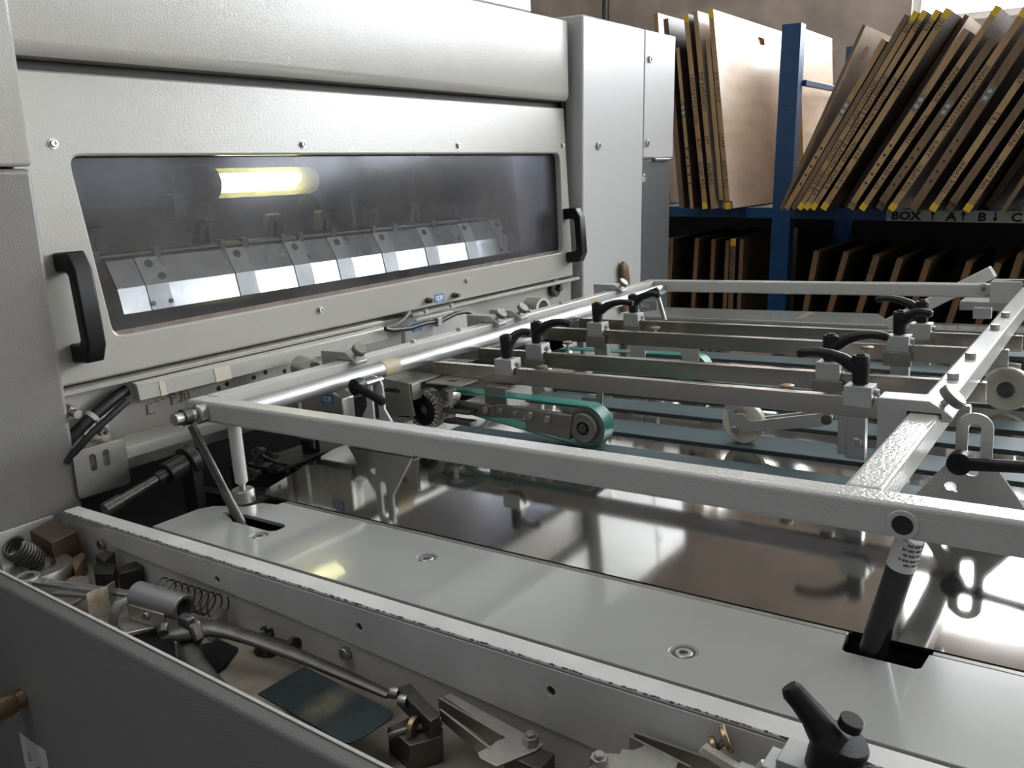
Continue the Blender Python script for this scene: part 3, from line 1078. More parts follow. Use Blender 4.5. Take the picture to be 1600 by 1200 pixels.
# ------------------------------------------------------------------ guide rails and their clamps
ORD = ('nearest the camera', 'second from the camera', 'third from the camera', 'farthest from the camera')
for y, o in zip(RY, ORD):
    r = Thing('guide_rail', 'flat steel guide rail across the table, %s of the four' % o, 'rail', (-0.7, y, 0.10), group='guide rails under the frame')
    b = MB()
    x1 = -0.172 if y != RY[3] else -0.165
    b.box(-1.160, x1, y - 0.0075, y + 0.0075, 0.101, 0.1325)
    r.part('bar', b, M['rail'], 0.001)
    b = MB()
    b.box(-1.255, -1.13, y + 0.0078, y + 0.020, 0.1015, 0.123)
    b.box(-1.240, -1.205, y + 0.0078, y + 0.020, 0.123, 0.1328)
    r.part('end_plate', b, M['steel'], 0.001)


def clamp_lever(x, y, ang, label, group, s=1.0, z=0.1505, arm=0.088, droop=0.0, low=True):
    """milled clamp block astride a rail with a black adjustable lever on top"""
    t = Thing('clamp_lever', label, 'clamp lever', (x, y, 0.118), group=group)
    b = MB()
    b.box(x - 0.020, x + 0.020, y - 0.0165, y + 0.0165, 0.1335, z)
    b.box(x - 0.020, x + 0.020, y - 0.0165, y - 0.0085, 0.120, 0.1335)
    t.part('block', b, M['alu'], 0.0008)
    b = MB()
    b.box(x - 0.017, x + 0.017, y + 0.0085, y + 0.026, 0.060, 0.133)
    if low:
        t.part('hanger', b, M['steel'], 0.001)
    b = MB()
    b.box(x - 0.025, x + 0.025, y - 0.0172, y - 0.0080, 0.092, 0.1195)
    if low:
        t.part('lower_jaw', b, M['gunmetal'], 0.001)
    b = MB()
    sockbolt(b, (x + 0.020, y + 0.004, 0.1395), (1, 0, 0), 0.005, 0.006)
    t.part('set_screw', b, M['steel'])
    h = 0.043 * s
    b = MB()
    b.lathe((x, y, z), (0, 0, 1), [(0, 0), (0, 0.0085), (0.004, 0.0090)], n=20, close=False)
    t.part('washer', b, M['steel'])
    b = MB()
    b.lathe((x, y, z + 0.002), (0, 0, 1), [(0, 0), (0, 0.0115), (h * 0.5, 0.0125), (h * 0.93, 0.0130), (h, 0.0115), (h, 0.007), (h - 0.003, 0.006), (h - 0.003, 0)], n=22, close=False)
    dx, dy = math.cos(ang), math.sin(ang)
    pts, rs = [], []
    for k, (d, zz, r) in enumerate(((0.0, 0.50, 0.0120), (0.012, 0.68, 0.0125), (0.026, 0.90, 0.0110), (0.044, 1.05, 0.0094), (0.062, 1.12, 0.0083), (0.078, 1.10 - droop * .5, 0.0082), (0.088, 1.05 - droop, 0.0086), (0.0915, 1.03 - droop, 0.006))):
        q = d * arm / 0.088 * s
        pts.append((x + dx * q, y + dy * q, z + h * zz))
        rs.append(r * s)
    b.tube(pts, rs, n=14, flat=(0.85, 1.0, (0, 0, 1)))
    lv = t.part('lever', b, M['black'], smooth=50)
    b = MB()
    b.lathe((x, y, z + h - 0.001), (0, 0, 1), [(0, 0), (0, 0.0065), (0.005, 0.0065), (0.006, 0.0055), (0.006, 0)], n=16, close=False)
    t.part('lever_cap', b, M['blackm'], parent=lv)
    return t


def xr(u, v, i, z=0.152):
    return AT(u, v, y=RY[i]).x


G1 = 'clamp levers on the left half of the rails'
G2 = 'clamp levers on the right half of the rails'
clamp_lever(xr(793, 562, 0), RY[0], R_(50), 'black clamp lever pointing away on the nearest rail', G1, arm=0.045, low=False)
clamp_lever(xr(840, 542, 1), RY[1], R_(-6), 'black clamp lever pointing right on the second rail, left half', G1)
clamp_lever(xr(934, 508, 2), RY[2], R_(4), 'black clamp lever pointing right on the third rail, left half', G1)
clamp_lever(xr(990, 490, 3), RY[3], R_(0), 'black clamp lever pointing right on the farthest rail, beside the bar end', G1, arm=0.07)
clamp_lever(xr(1344, 610, 0), RY[0], R_(188), 'black clamp lever pointing left on the nearest rail beside the cross tube', G2, low=False)
clamp_lever(xr(1297, 580, 1), RY[1], R_(2), 'black clamp lever pointing right on the second rail, right half', G2)
clamp_lever(xr(1405, 536, 2), RY[2], R_(-20), 'black clamp lever pointing right on the third rail, near the cross tube', G2, arm=0.06)
clamp_lever(xr(1440, 508, 3), RY[3], R_(176), 'black clamp lever pointing left on the farthest rail, near the cross tube', G2)


def thumb_screw(p, label):
    p = Vector(p)
    t = Thing('thumb_screw', label, 'screw', p, group='thumb screws between the rails')
    b = MB()
    b.lathe(p + Vector((0, 0, 0.010)), (0, 0, 1), [(0, 0), (0, 0.010), (0.001, 0.0115), (0.0045, 0.0115), (0.0055, 0.010), (0.0055, 0)], n=24, close=False)
    t.part('head', b, M['brass'])
    b = MB()
    b.cyl(p - Vector((0, 0, 0.030)), p + Vector((0, 0, 0.010)), 0.0035, n=10)
    t.part('shank', b, M['steel'])
    return t


# ------------------------------------------------------------------ stop blocks hooked on the bars


def stop_block(tx, y, label, group, s=1.0, leg=0.09, w=0.030, kr=0.0140):
    t = Thing('stop_block', label, 'stop block', (tx - 0.03, y, ZT1 - leg * 0.6), group=group)
    zt = ZT1 + 0.016
    b = MB()
    P = [(tx - 0.062 * s, zt), (tx + 0.006, zt), (tx + 0.033, ZT1 - 0.002), (tx + 0.030, ZT1 - 0.009), (tx + 0.0195, ZT1 - 0.009), (tx + 0.0195, ZT1 + 0.0012),
         (tx - 0.0192, ZT1 + 0.0012), (tx - 0.0192, zt - leg), (tx - 0.062 * s, zt - leg)]
    b.prism(P, 'y', y - w / 2, y + w / 2)
    t.part('body', b, M['alu'], 0.0012)
    sl = Vector((0.026, 0, 0.027)).normalized()
    c = Vector((tx + 0.018, y, ZT1 + 0.009))
    b = MB()
    b.cyl(c, c + sl * 0.010, 0.0045, n=12)
    t.part('shank', b, M['steel'])
    b = MB()
    b.lathe(c + sl * 0.010, sl, [(0, 0), (0, kr - 0.001), (0.001, kr), (0.0095, kr), (0.011, kr - 0.0012), (0.011, 0)], n=30, close=False)
    t.part('knurled_knob', b, M['gunmetal'])
    return t


GB = 'stop blocks on the flat bar'
stop_block(-1.2215, AT(530, 560, x=-1.25).y, 'grey stop block with a knurled knob, nearest of those on the flat bar', GB, leg=0.045)
stop_block(-1.2215, 1.615, 'grey stop block on the flat bar, nearer of the adjoining pair', GB, leg=0.045)
stop_block(-1.2215, 1.705, 'grey stop block on the flat bar, farther of the adjoining pair', GB, leg=0.045)
stop_block(-1.2215, 2.215, 'grey stop block on the flat bar next to the far frame corner', GB, leg=0.045)
stop_block(TX, 1.149, 'large grey stop block with a knurled knob gripping the right cross tube', None, s=0.87, leg=0.085, w=0.036, kr=0.0165)

# ------------------------------------------------------------------ belt carriers hanging from the rails


def belt_carrier(y, pu, pv, lu, lv, r, label, plates, w=0.034):
    """hold-down carrier: side plates, small end roller, big pulley and a flat green belt; pu,pv pulley centre pixel on plane y"""
    c = AT(pu, pv, y=y)
    l = AT(lu, lv, y=y)
    t = Thing('belt_carrier', label, 'conveyor unit', (c.x, y, 0.004), group='green belt carriers')
    r2 = 0.016
    r = min(r, c.z - 0.0066)
    l = Vector((l.x, y, l.z - r2))
    d = Vector((c.x - l.x, 0, c.z - l.z))
    L = d.length
    a0 = math.atan2(d.z, d.x)
    al = math.acos((r2 - r) / L)
    pts = []
    # belt loop as a ribbon in the XZ plane: big pulley arc then small roller arc
    th = 0.0024
    hi, lo_ = a0 + (PI - al), a0 - (PI - al)
    n = 22
    for i in range(n + 1):
        a = lo_ + (hi - lo_) * i / n
        pts.append((c.x + r * math.cos(a), c.z + r * math.sin(a), math.cos(a), math.sin(a)))
    for i in range(11):
        a = hi + (2 * PI - (hi - lo_)) * i / 10
        pts.append((l.x + r2 * math.cos(a), l.z + r2 * math.sin(a), math.cos(a), math.sin(a)))
    b = MB()
    rows = []
    for x, z, nx, nz in pts:
        rows.append([b.bm.verts.new(q) for q in ((x, y - w / 2, z), (x + nx * th, y - w / 2, z + nz * th), (x + nx * th, y + w / 2, z + nz * th), (x, y + w / 2, z))])
    for i in range(len(rows)):
        A, B = rows[i], rows[(i + 1) % len(rows)]
        for k in range(4):
            b.bm.faces.new((A[k], A[(k + 1) % 4], B[(k + 1) % 4], B[k]))
    t.part('green_belt', b, M['gbelt'], smooth=50)
    b = MB()
    b.cyl((c.x, y - w / 2 + 0.002, c.z), (c.x, y + w / 2 - 0.002, c.z), r - 0.0004, n=36)
    b.lathe((c.x, y - w / 2 - 0.010, c.z), (0, 1, 0), [(0, 0.0125), (0, r * 0.70), (0.003, r * 0.74), (0.007, r * 0.74), (0.012, r * 0.55), (0.012, 0.0125), (0.004, 0.0125)], n=36)
    pl = t.part('pulley', b, M['gunmetal'], 0.0008)
    b = MB()
    b.cyl((c.x, y - w / 2 - 0.012, c.z), (c.x, y - w / 2 + 0.002, c.z), 0.0085, n=20)
    t.part('axle', b, M['dsteel'], 0.0006, parent=pl)
    b = MB()
    b.cyl((l.x, y - w / 2 - 0.003, l.z), (l.x, y + w / 2 + 0.003, l.z), r2 - 0.0004, n=20)
    t.part('end_roller', b, M['steel'])
    for (pts2, y0, y1) in plates:
        b = MB()
        q = [AT(u, v, y=y0) for u, v in pts2]
        b.prism([(p.x, p.z) for p in q], 'y', y0, y1)
        t.part('side_plate', b, M['gunmetal'], 0.001)
    return t, c


y1 = 1.306
bc, c1 = belt_carrier(y1, 922, 664, 700, 607, 0.0395, 'belt carrier with a big pulley and green belt under the nearest rail',
                      [([(706, 624), (772, 634), (772, 653), (712, 646)], 1.288, 1.2925),
                       ([(773, 632), (818, 637), (818, 655), (773, 652)], 1.280, 1.288),
                       ([(819, 638), (893, 650), (890, 688), (856, 679), (821, 672)], 1.276, 1.2875)])
for u, v in ((756, 642), (783, 641), (806, 645), (831, 648), (858, 654)):
    p = AT(u, v, y=1.278)
    b = MB()
    hexbolt(b, (p.x, 1.2885 if u == 756 else 1.2805 if u < 810 else 1.2765, p.z), (0, -1, 0), 0.0072 if u != 783 and u != 806 else 0.0038, 0.007)
    bc.part('carrier_bolt', b, M['steel'], 0.0006)
for sx, sy in ((0.0, 0.0),):
    b = MB()
    x0 = xr(790, 600, 0)
    b.box(x0 - 0.026, x0 + 0.024, 1.2945, 1.3005, 0.046, 0.100)
    b.box(x0 - 0.026, x0 + 0.024, 1.3005, 1.336, 0.094, 0.1003)
    bc.part('hanger_post', b, M['gunmetal'], 0.001)
b = MB()
q = [AT(u, v, y=1.42) for u, v in ((909, 620), (931, 622), (931, 612), (913, 606), (942, 608), (941, 636), (909, 632))]
b.prism([(p.x, p.z) for p in q], 'y', 1.4195, 1.4225)
bc.part('slotted_tab', b, M['steel'], 0.0006)
y2 = 1.865
bc2, c2 = belt_carrier(y2, 1090, 574, 880, 545, 0.0365, 'belt carrier with a green belt under the farther rails',
                       [([(955, 556), (1062, 572), (1062, 586), (955, 572)], 1.842, 1.8475)])
b = MB()
q = [AT(u, v, y=1.835) for u, v in ((985, 536), (1040, 541), (1093, 544), (1092, 566), (1066, 564), (1064, 551), (1041, 548), (1008, 546), (1008, 566), (986, 566))]
b.prism([(p.x, p.z) for p in q], 'y', 1.834, 1.837)
bc2.part('slotted_tab', b, M['alu'], 0.0006)

# ------------------------------------------------------------------ hold-down roller with a forked arm
y0 = 1.436
hw = AT(1163, 660, y=y0)
t = Thing('holddown_roller', 'ivory plastic roller in a grey forked arm resting on a belt below the nearest rail', 'roller', (hw.x, y0, 0.004))
rr = hw.z - 0.0036
rr = max(rr, 0.028)


def roller_mb(c, r, y0, y1):
    b = MB()
    b.lathe((c[0], y0, c[1]), (0, 1, 0), [(0, 0.004), (0, r * 0.38), (0.0012, r * 0.42), (0.0012, r * 0.62), (0, r * 0.66), (0, r * 0.94), (0.002, r), (y1 - y0 - 0.002, r), (y1 - y0, r * 0.94), (y1 - y0, 0.004)], n=44)
    return b


t.part('roller', roller_mb((hw.x, hw.z), rr, y0 - 0.009, y0 + 0.009), M['roller'])
ap = [(1131, 628), (1160, 634), (1161, 639), (1147, 641), (1147, 646), (1163, 647), (1168, 655), (1176, 658), (1288, 645), (1301, 652), (1299, 662), (1286, 666), (1192, 674), (1153, 677), (1144, 672)]
for yy in (y0 - 0.0155, y0 + 0.0115):
    b = MB()
    q = [AT(u, v, y=y0 - 0.0155) for u, v in ap]
    b.prism([(p.x, p.z) for p in q], 'y', yy, yy + 0.0035)
    t.part('fork_arm', b, M['zinc'], 0.0005)
pa = AT(1148, 671, y=y0 - 0.0155)
pp = AT(1293, 654, y=y0 - 0.0155)
b = MB()
sockbolt(b, (pa.x, y0 - 0.0155, pa.z), (0, -1, 0), 0.0065, 0.005)
t.part('axle_bolt', b, M['steel'])
b = MB()
b.cyl((pp.x, y0 - 0.0155, pp.z), (pp.x, y0 - 0.0245, pp.z), 0.0095, n=6)
b.cyl((pp.x, y0 - 0.0155, pp.z), (pp.x, y0 + 0.016, pp.z), 0.006, n=14)
t.part('pivot_bolt', b, M['dsteel'], 0.0008)
hx = AT(1330, 670, y=1.35)
b = MB()
b.box(hx.x - 0.018, hx.x - 0.004, 1.340, 1.44, 0.034, 0.101)
b.box(hx.x - 0.004, hx.x + 0.024, 1.336, 1.352, 0.030, 0.101)
t.part('hanger_block', b, M['steel'], 0.001)
pb = AT(1340, 690, y=1.336)
b = MB()
b.cyl((pb.x, 1.336, pb.z), (pb.x, 1.333, pb.z), 0.0098, n=24)
sockbolt(b, (pb.x, 1.333, pb.z), (0, -1, 0), 0.0075, 0.006)
t.part('hanger_bolt', b, M['steel'])

y0 = 1.83
hw = AT(1573, 607, y=y0)
hw.z = max(hw.z, 0.043)
t = Thing('large_roller', 'big ivory plastic wheel on a grey hub at the right edge behind the cross tube', 'roller', (hw.x, y0, 0.004))
t.part('wheel', roller_mb((hw.x, hw.z), hw.z - 0.0038, y0 - 0.011, y0 + 0.011), M['roller'])
b = MB()
b.lathe((hw.x, y0 - 0.016, hw.z), (0, 1, 0), [(0, 0), (0, 0.014), (0.002, 0.0155), (0.0045, 0.0155), (0.0045, 0)], n=28, close=False)
t.part('hub', b, M['dsteel'])
b = MB()
b.prism([(hw.x - 0.012, hw.z - 0.012), (hw.x + 0.012, hw.z - 0.012), (hw.x + 0.02, hw.z + 0.045), (hw.x - 0.10, hw.z + 0.060), (hw.x - 0.10, hw.z + 0.030), (hw.x - 0.018, hw.z + 0.025)], 'y', y0 + 0.0125, y0 + 0.016)
t.part('fork_arm', b, M['zinc'], 0.0006)

# ------------------------------------------------------------------ flared support brackets with levers


def support_bracket(xc, y, label, hub, grip_end, gy=-0.03):
    t = Thing('support_bracket', label, 'bracket', (xc, y, 0.0), group='flared support brackets')
    outl = [(xc - 0.085, 0.0), (xc - 0.022, 0.086), (xc - 0.022, 0.126)]
    outl += [(xc - 0.022 * math.cos(a) - 0.0, 0.126 + 0.020 * math.sin(a)) for a in [PI * k / 12 for k in range(1, 12)]]
    outl += [(xc + 0.022, 0.126), (xc + 0.022, 0.084), (xc + 0.080, 0.0)]
    slot = rrect(xc - 0.0075, xc + 0.0075, 0.060, 0.132, 0.005)
    tear = [(xc - 0.025 + 0.0075 * math.cos(a), 0.042 + 0.0065 * math.sin(a)) for a in [2 * PI * k / 14 for k in range(14)]]
    tear[12] = (xc - 0.016, 0.0345)
    b = MB()
    b.plate([(p, q) for p, q in outl], [slot, tear], (0, y + 0.005, 0), (1, 0, 0), (0, 0, 1), 0.005)
    t.part('plate', b, M['paint_frame'], 0.0008)
    b = MB()
    b.cyl((xc + 0.034, y, 0.040), (xc + 0.034, y - 0.0008, 0.040), 0.0095, n=24)
    t.part('plug', b, M['paint_frame'])
    b = MB()
    b.box(xc - 0.085, xc + 0.080, y + 0.0055, y + 0.040, 0.0038, 0.0085)
    t.part('foot', b, M['paint_frame'], 0.0008)
    h, g = Vector(hub), Vector(grip_end)
    b = MB()
    b.lathe(h, (0, 1, 0), [(0, 0), (0, 0.0075), (0.002, 0.0075), (0.002, 0.0125), (0.004, 0.0150), (0.022, 0.0150), (0.028, 0.010), (0.030, 0)], n=26, close=False)
    dd = (g - h)
    pts = [h + Vector((0, 0.009, 0)) + dd * f + Vector((0, 0.0, 0.0)) for f in (0.04, 0.25, 0.5, 0.75, 0.94, 1.0)]
    b.tube(pts, [0.0095, 0.0085, 0.0080, 0.0085, 0.0090, 0.0062], n=14, flat=(0.8, 1.0, (0, 1, 0)))
    lv = t.part('lever', b, M['black'], smooth=50)
    b = MB()
    b.cyl(h + Vector((0, 0.028, 0)), Vector((h.x, y + 0.012, h.z)), 0.0055, n=12)
    t.part('stud', b, M['steel'], parent=lv)
    return t


h = AT(1497, 727, y=1.195)
support_bracket(-0.154, 1.235, 'flared grey bracket with slot and black lever at the right beside the cross tube', (h.x, 1.195, h.z), (h.x + 0.135, 1.185, h.z + 0.012))
h = AT(551, 606, y=1.062)
g = AT(594, 630, y=1.045)
support_bracket(-1.135, 1.125, 'flared grey bracket with slot and black lever at the left below the taped bar', (h.x, 1.062, h.z), g)

# ------------------------------------------------------------------ brush wheel
y0 = 1.262
c = AT(661, 641, y=y0)
c.z = max(c.z, 0.0455)
t = Thing('brush_wheel', 'round brush wheel with pale bristle tufts beside the left bracket', 'brush wheel', (c.x, y0, 0.004))
rb_ = 0.0375
b = MB()
b.lathe((c.x, y0 - 0.002, c.z), (0, 1, 0), [(0, 0.0125), (0, 0.028), (0.003, 0.0325), (0.028, 0.0325), (0.028, 0.0125), (0.006, 0.0125)], n=36)
t.part('hub', b, M['black'])
b = MB()
b.cyl((c.x, y0 + 0.006, c.z), (c.x, y0 + 0.012, c.z), 0.0124, n=24)
sockbolt(b, (c.x, y0 + 0.006, c.z), (0, -1, 0), 0.0052, 0.005)
t.part('centre_screw', b, M['steel'])
tuft = MB()
tuft.cyl((0, 0, 0), (0, 0, 0.0095), 0.0032, 0.0046, n=7)
tm = mesh_from(tuft, 'bristle_tuft', (0, 0, 0), M['rubber'], smooth=20)
for row in range(4):
    for k in range(24):
        a = 2 * PI * (k + 0.5 * (row % 2)) / 24
        mtx = Matrix.Translation((c.x + 0.0315 * math.sin(a), y0 + 0.0015 + row * 0.0078, c.z + 0.0315 * math.cos(a))) @ Matrix.Rotation(a, 4, 'Y') @ Matrix.Rotation(R_(random.uniform(-9, 9)), 4, 'X')
        t.share('bristle_tuft', tm, mtx)
# spool rollers beside the brush
c = AT(703, 612, y=1.274)
t = Thing('spool_roller', 'small upright flanged steel spool between brush wheel and belt carrier', 'roller', (c.x, 1.274, 0.05))
b = MB()
b.lathe((c.x, 1.274, c.z - 0.050), (0, 0, 1), [(0, 0), (0, 0.012), (0.006, 0.012), (0.006, 0.006), (0.026, 0.006), (0.026, 0.0125), (0.0305, 0.0125), (0.0305, 0.006), (0.053, 0.006), (0.053, 0.0125), (0.0575, 0.0125), (0.058, 0)], n=26, close=False)
t.part('spool', b, M['zinc'])
b = MB()
b.box(c.x - 0.012, c.x + 0.055, 1.262, 1.286, c.z - 0.040, c.z - 0.032)
b.box(c.x - 0.012, c.x + 0.055, 1.262, 1.286, c.z - 0.062, c.z - 0.054)
t.part('fork', b, M['dsteel'], 0.001)
# slotted sheet bracket under the bar
t = Thing('slotted_angle', 'folded grey sheet bracket with a long slot under the left end of the nearest rail', 'bracket', (-1.2, 1.25, 0.03))
ya = 1.225
P = [AT(u, v, y=ya) for u, v in ((586, 589), (639, 599), (641, 622), (648, 650), (600, 650), (586, 618))]
S = [AT(u, v, y=ya) for u, v in ((594, 606), (620, 607), (625, 610), (625, 613), (621, 615), (594, 612))]
b = MB()
b.plate([(p.x, p.z) for p in P], [[(p.x, p.z) for p in S]], (0, ya + 0.003, 0), (1, 0, 0), (0, 0, 1), 0.003)
t.part('front_web', b, M['zinc'], 0.0005)
b = MB()
b.box(P[0].x, P[1].x + 0.004, ya + 0.0032, 1.320, P[1].z - 0.004, P[1].z - 0.001)
b.box(P[1].x + 0.001, P[1].x + 0.004, ya + 0.0032, 1.254, P[1].z - 0.035, P[1].z - 0.004)
t.part('top_web', b, M['zinc'], 0.0005)
b = MB()
b.plate([(P[1].x + 0.012, ya + 0.035), (P[1].x + 0.10, ya + 0.035), (P[1].x + 0.10, ya + 0.095), (P[1].x + 0.012, ya + 0.095)], [circle(P[1].x + 0.055, ya + 0.068, 0.011)], (0, 0, P[1].z - 0.007), (1, 0, 0), (0, 1, 0), 0.003)
t.part('holed_plate', b, M['zinc'], 0.0005)

# ------------------------------------------------------------------ the throat of the press at the table's left end
t = Thing('infeed_gear', 'dark oily infeed shafts and plates between the table end and the press', 'machinery', (-1.32, 1.5, -0.18))
b = MB()
b.box(-1.425, -1.20, 0.70, 2.60, -0.17, -0.155)
b.box(-1.425, -1.235, 1.62, 2.60, -0.155, -0.02)
t.part('bed', b, M['void'])
b = MB()
b.box(-1.40, -1.205, 0.905, 0.925, -0.155, -0.045)
t.part('web_plate', b, M['iron'], 0.001)
p0, p1 = AT(172, 792, x=-1.345), AT(248, 747, x=-1.345)
ad = (p1 - p0).normalized()
b = MB()
b.cyl(p0, p1, 0.0085, n=18)
sh = t.part('shaft', b, M['dsteel'])
b = MB()
b.cyl(p0 - ad * 0.01, p0 + ad * 0.02, 0.0115, n=18)
t.part('shaft_collar', b, M['dsteel'], parent=sh)
b = MB()
b.cyl(p1 - ad * 0.004, p1 + ad * 0.016, 0.0115, n=18)
b.cyl(p1 + ad * 0.016, p1 + ad * 0.055, 0.019, n=20)
t.part('coupling', b, M['iron'], 0.001)
b = MB()
q = p1 + ad * 0.062
b.cyl(q - ad * 0.006, q + ad * 0.012, 0.028, n=24)
b.box(q.x - 0.02, q.x + 0.02, q.y - 0.006, q.y + 0.012, -0.155, q.z)
t.part('bearing_block', b, M['iron'], 0.002)
c = AT(490, 735, x=-1.27)
b = MB()
b.lathe((c.x, c.y, c.z - 0.03), (0, 0, 1), [(0, 0), (0, 0.021), (0.045, 0.021), (0.047, 0.017), (0.095, 0.017), (0.097, 0.012), (0.097, 0)], n=26, close=False)
t.part('upright_cylinder', b, M['blackm'])
b = MB()
b.box(-1.40, -1.232, 0.98, 1.00, -0.155, -0.020)
b.box(-1.40, -1.215, 1.055, 1.075, -0.155, -0.028)
b.box(-1.32, -1.215, 0.940, 1.20, -0.060, -0.050)
t.part('cross_plates', b, M['iron'], 0.001)
for i, (u, v) in enumerate(((405, 720), (423, 714), (428, 732), (395, 742), (445, 735), (402, 706))):
    p = AT(u, v, x=-1.26)
    b = MB()
    b.lathe(p, (0.5, -0.8, 0.2), [(-0.03, 0), (-0.03, 0.006), (0, 0.006), (0, 0.0095), (0.007, 0.0095), (0.007, 0.004), (0.004, 0.004), (0.004, 0)], n=14, close=False)
    t.part('nut', b, M['iron'])
b = MB()
b.tube([AT(u, v, x=-1.25) for u, v in ((408, 712), (430, 722), (455, 727), (478, 722))], 0.0035, n=8)
t.part('hose', b, M['cable'])
b = MB()
b.box(-1.33, -1.242, 0.97, 1.35, -0.012, -0.004)
for k in range(9):
    b.box(-1.30, -1.235, 0.985 + k * 0.022, 0.993 + k * 0.022, -0.026, -0.012)
t.part('finger_bar', b, M['iron'], 0.001)
for k, yy in enumerate((1.02, 1.15, 1.28, 1.41)):
    b = MB()
    b.cyl((-1.245, yy, -0.032), (-1.245, yy + 0.05, -0.032), 0.020, n=20)
    t.part('infeed_roll', b, M['dsteel'])
# sensor box with blue sticker
t = Thing('sensor_box', 'dull grey metal box with a blue sticker under the near end of the round bar', 'box', (-1.23, 1.11, 0.03))
b = MB()
b.prism([(-1.292, 0.028), (-1.176, 0.028), (-1.176, 0.108), (-1.205, 0.122), (-1.292, 0.112)], 'y', 1.082, 1.112)
t.part('housing', b, M['zinc'], 0.002)
p = AT(503, 630, y=1.0815)
sticker(t, None, (p.x, 1.0815, p.z), (1, 0, 0.02), (0, 0, 1), 0.031, 0.019)
b = MB()
b.box(-1.345, -1.31, 1.09, 1.10, 0.03, 0.125)
b.box(-1.365, -1.352, 1.085, 1.095, 0.035, 0.12)
t.part('clip_plate', b, M['zinc'], 0.001)
b = MB()
b.box(-1.352, -1.345, 1.087, 1.097, 0.035, 0.122)
t.part('copper_strip', b, M['brass'])
b = MB()
b.lathe((-1.163, 1.092, 0.045), (0.6, -0.5, 0.6), [(-0.02, 0), (-0.02, 0.013), (0.0, 0.013), (0.004, 0.010), (0.004, 0)], n=22, close=False)
t.part('chrome_ferrule', b, M['chrome'])
# grey bracket boxes with stickers under the far half of the press door (G frame)
t = Thing('sensor_bracket', 'pale grey folded bracket with blue sticker under the press door near the cable', 'bracket', AT(660, 520, x=-1.40, g=True), MG)
p, q = AT(640, 530, x=-1.40, g=True), AT(683, 505, x=-1.40, g=True)
b = MB()
b.box(-1.428, -1.414, p.y, q.y, p.z - 0.02, q.z - 0.004)
t.part('plate', b, M['paint_smooth'], 0.001)
p2 = AT(644, 519, x=-1.4135, g=True)
sticker(t, None, (-1.4135, p2.y, p2.z), (0, 1, 0), (0, 0, 1), 0.034, 0.020)
b = MB()
p, q = AT(655, 503, x=-1.41, g=True), AT(712, 475, x=-1.41, g=True)
b.box(-1.428, -1.418, p.y, q.y, max(p.z, 0.0), q.z - 0.018)
t.part('upper_plate', b, M['paint_smooth'], 0.001)
for u, v in ((666, 486), (706, 477)):
    p = AT(u, v, x=-1.414, g=True)
    b = MB()
    b.cyl((-1.418, p.y, p.z), (-1.411, p.y, p.z), 0.007, n=6)
    t.part('stud', b, M['steel'])


def guide_bush(u, v, x, label, r=0.024):
    p = AT(u, v, x=x, g=True)
    t = Thing('guide_bush', label, 'bushing', p, MG, group='pale guide rings behind the flat bar')
    b = MB()
    b.lathe((p.x - 0.03, p.y, p.z), (1, -0.25, 0), [(0, r), (0.055, r), (0.055, r * 0.72), (0.006, r * 0.72)], n=30)
    t.part('ring', b, M['zinc'])
    b = MB()
    b.box(p.x - 0.03, p.x + 0.015, p.y - 0.012, p.y + 0.012, p.z - 0.075, p.z - r * 0.8)
    t.part('stem', b, M['zinc'], 0.001)


guide_bush(486, 575, -1.36, 'pale metal ring behind the flat bar, near end beside the nearest stop block')
guide_bush(842, 478, -1.36, 'pale metal ring behind the flat bar, far end near the dark recess', 0.026)
b = MB()
p = AT(868, 450, x=-1.46, g=True)
b.lathe((-1.469, p.y, p.z), (1, 0, 0), [(0, 0), (0, 0.028), (0.012, 0.028), (0.016, 0.022), (0.016, 0.010), (0.03, 0.009), (0.03, 0)], n=26, close=False)
press.part('round_boss', b, M['iron'], parent=beam)
# wooden handle leaning on the right column
p, q = AT(975, 414, x=-1.425, g=True), AT(978, 445, x=-1.425, g=True)
t = Thing('wooden_mallet', 'worn brown rounded wooden tool end against the right column base', 'tool', (p.x, p.y, q.z - 0.02), MG)
b = MB()
b.tube([(p.x + 0.0, p.y + 0.012, p.z - 0.16), (p.x, p.y + 0.010, p.z - 0.05), (p.x, p.y, p.z - 0.012), (p.x - 0.002, p.y - 0.006, p.z + 0.004), (p.x - 0.002, p.y - 0.008, p.z + 0.010)], [0.022, 0.026, 0.024, 0.017, 0.008], n=16, flat=(0.5, 1.0, (1, 0, 0)))
t.part('grip', b, M['leather'], smooth=60)

# ------------------------------------------------------------------ far side of the table
p0, p1 = AT(1345, 528, y=2.62), AT(1552, 424, y=2.62)
t = Thing('diagonal_strut', 'long white flat arm slanting up behind the far frame tube', 'strut', (p0.x, 2.62, p0.z))
b = MB()
dv = Vector((p1.x - p0.x, 0, p1.z - p0.z)).normalized()
nv = Vector((-dv.z, 0, dv.x))
w = 0.033
k = max(0.0, (0.012 - (p0 - nv * w * .5).z) / dv.z)
p0 = p0 + dv * k
P = [p0 - nv * w * .5, p1 - nv * w * .5, p1 + nv * w * .5, p0 + nv * w * .5]
b.prism([(p.x, p.z) for p in P], 'y', 2.60, 2.64)
t.part('bar', b, M['paint_frame'], 0.003)
p = AT(1524, 455, y=2.59)
b = MB()
b.box(p.x - 0.02, p.x + 0.09, 2.477, 2.60, p.z - 0.035, p.z - 0.012)
t.part('joint_plate', b, M['paint_frame'], 0.002)
t = Thing('corner_block', 'grey clamping block with a ring bolt at the far right frame corner', 'block', (-0.2, 2.46, 0.1))
p, q = AT(1545, 486, y=2.415), AT(1600, 440, y=2.415)
b = MB()
b.box(p.x, TX - 0.0195, 2.412, 2.4335, p.z + 0.02, q.z)
b.box(TX + 0.0195, p.x + 0.13, 2.412, 2.4335, p.z + 0.02, q.z)
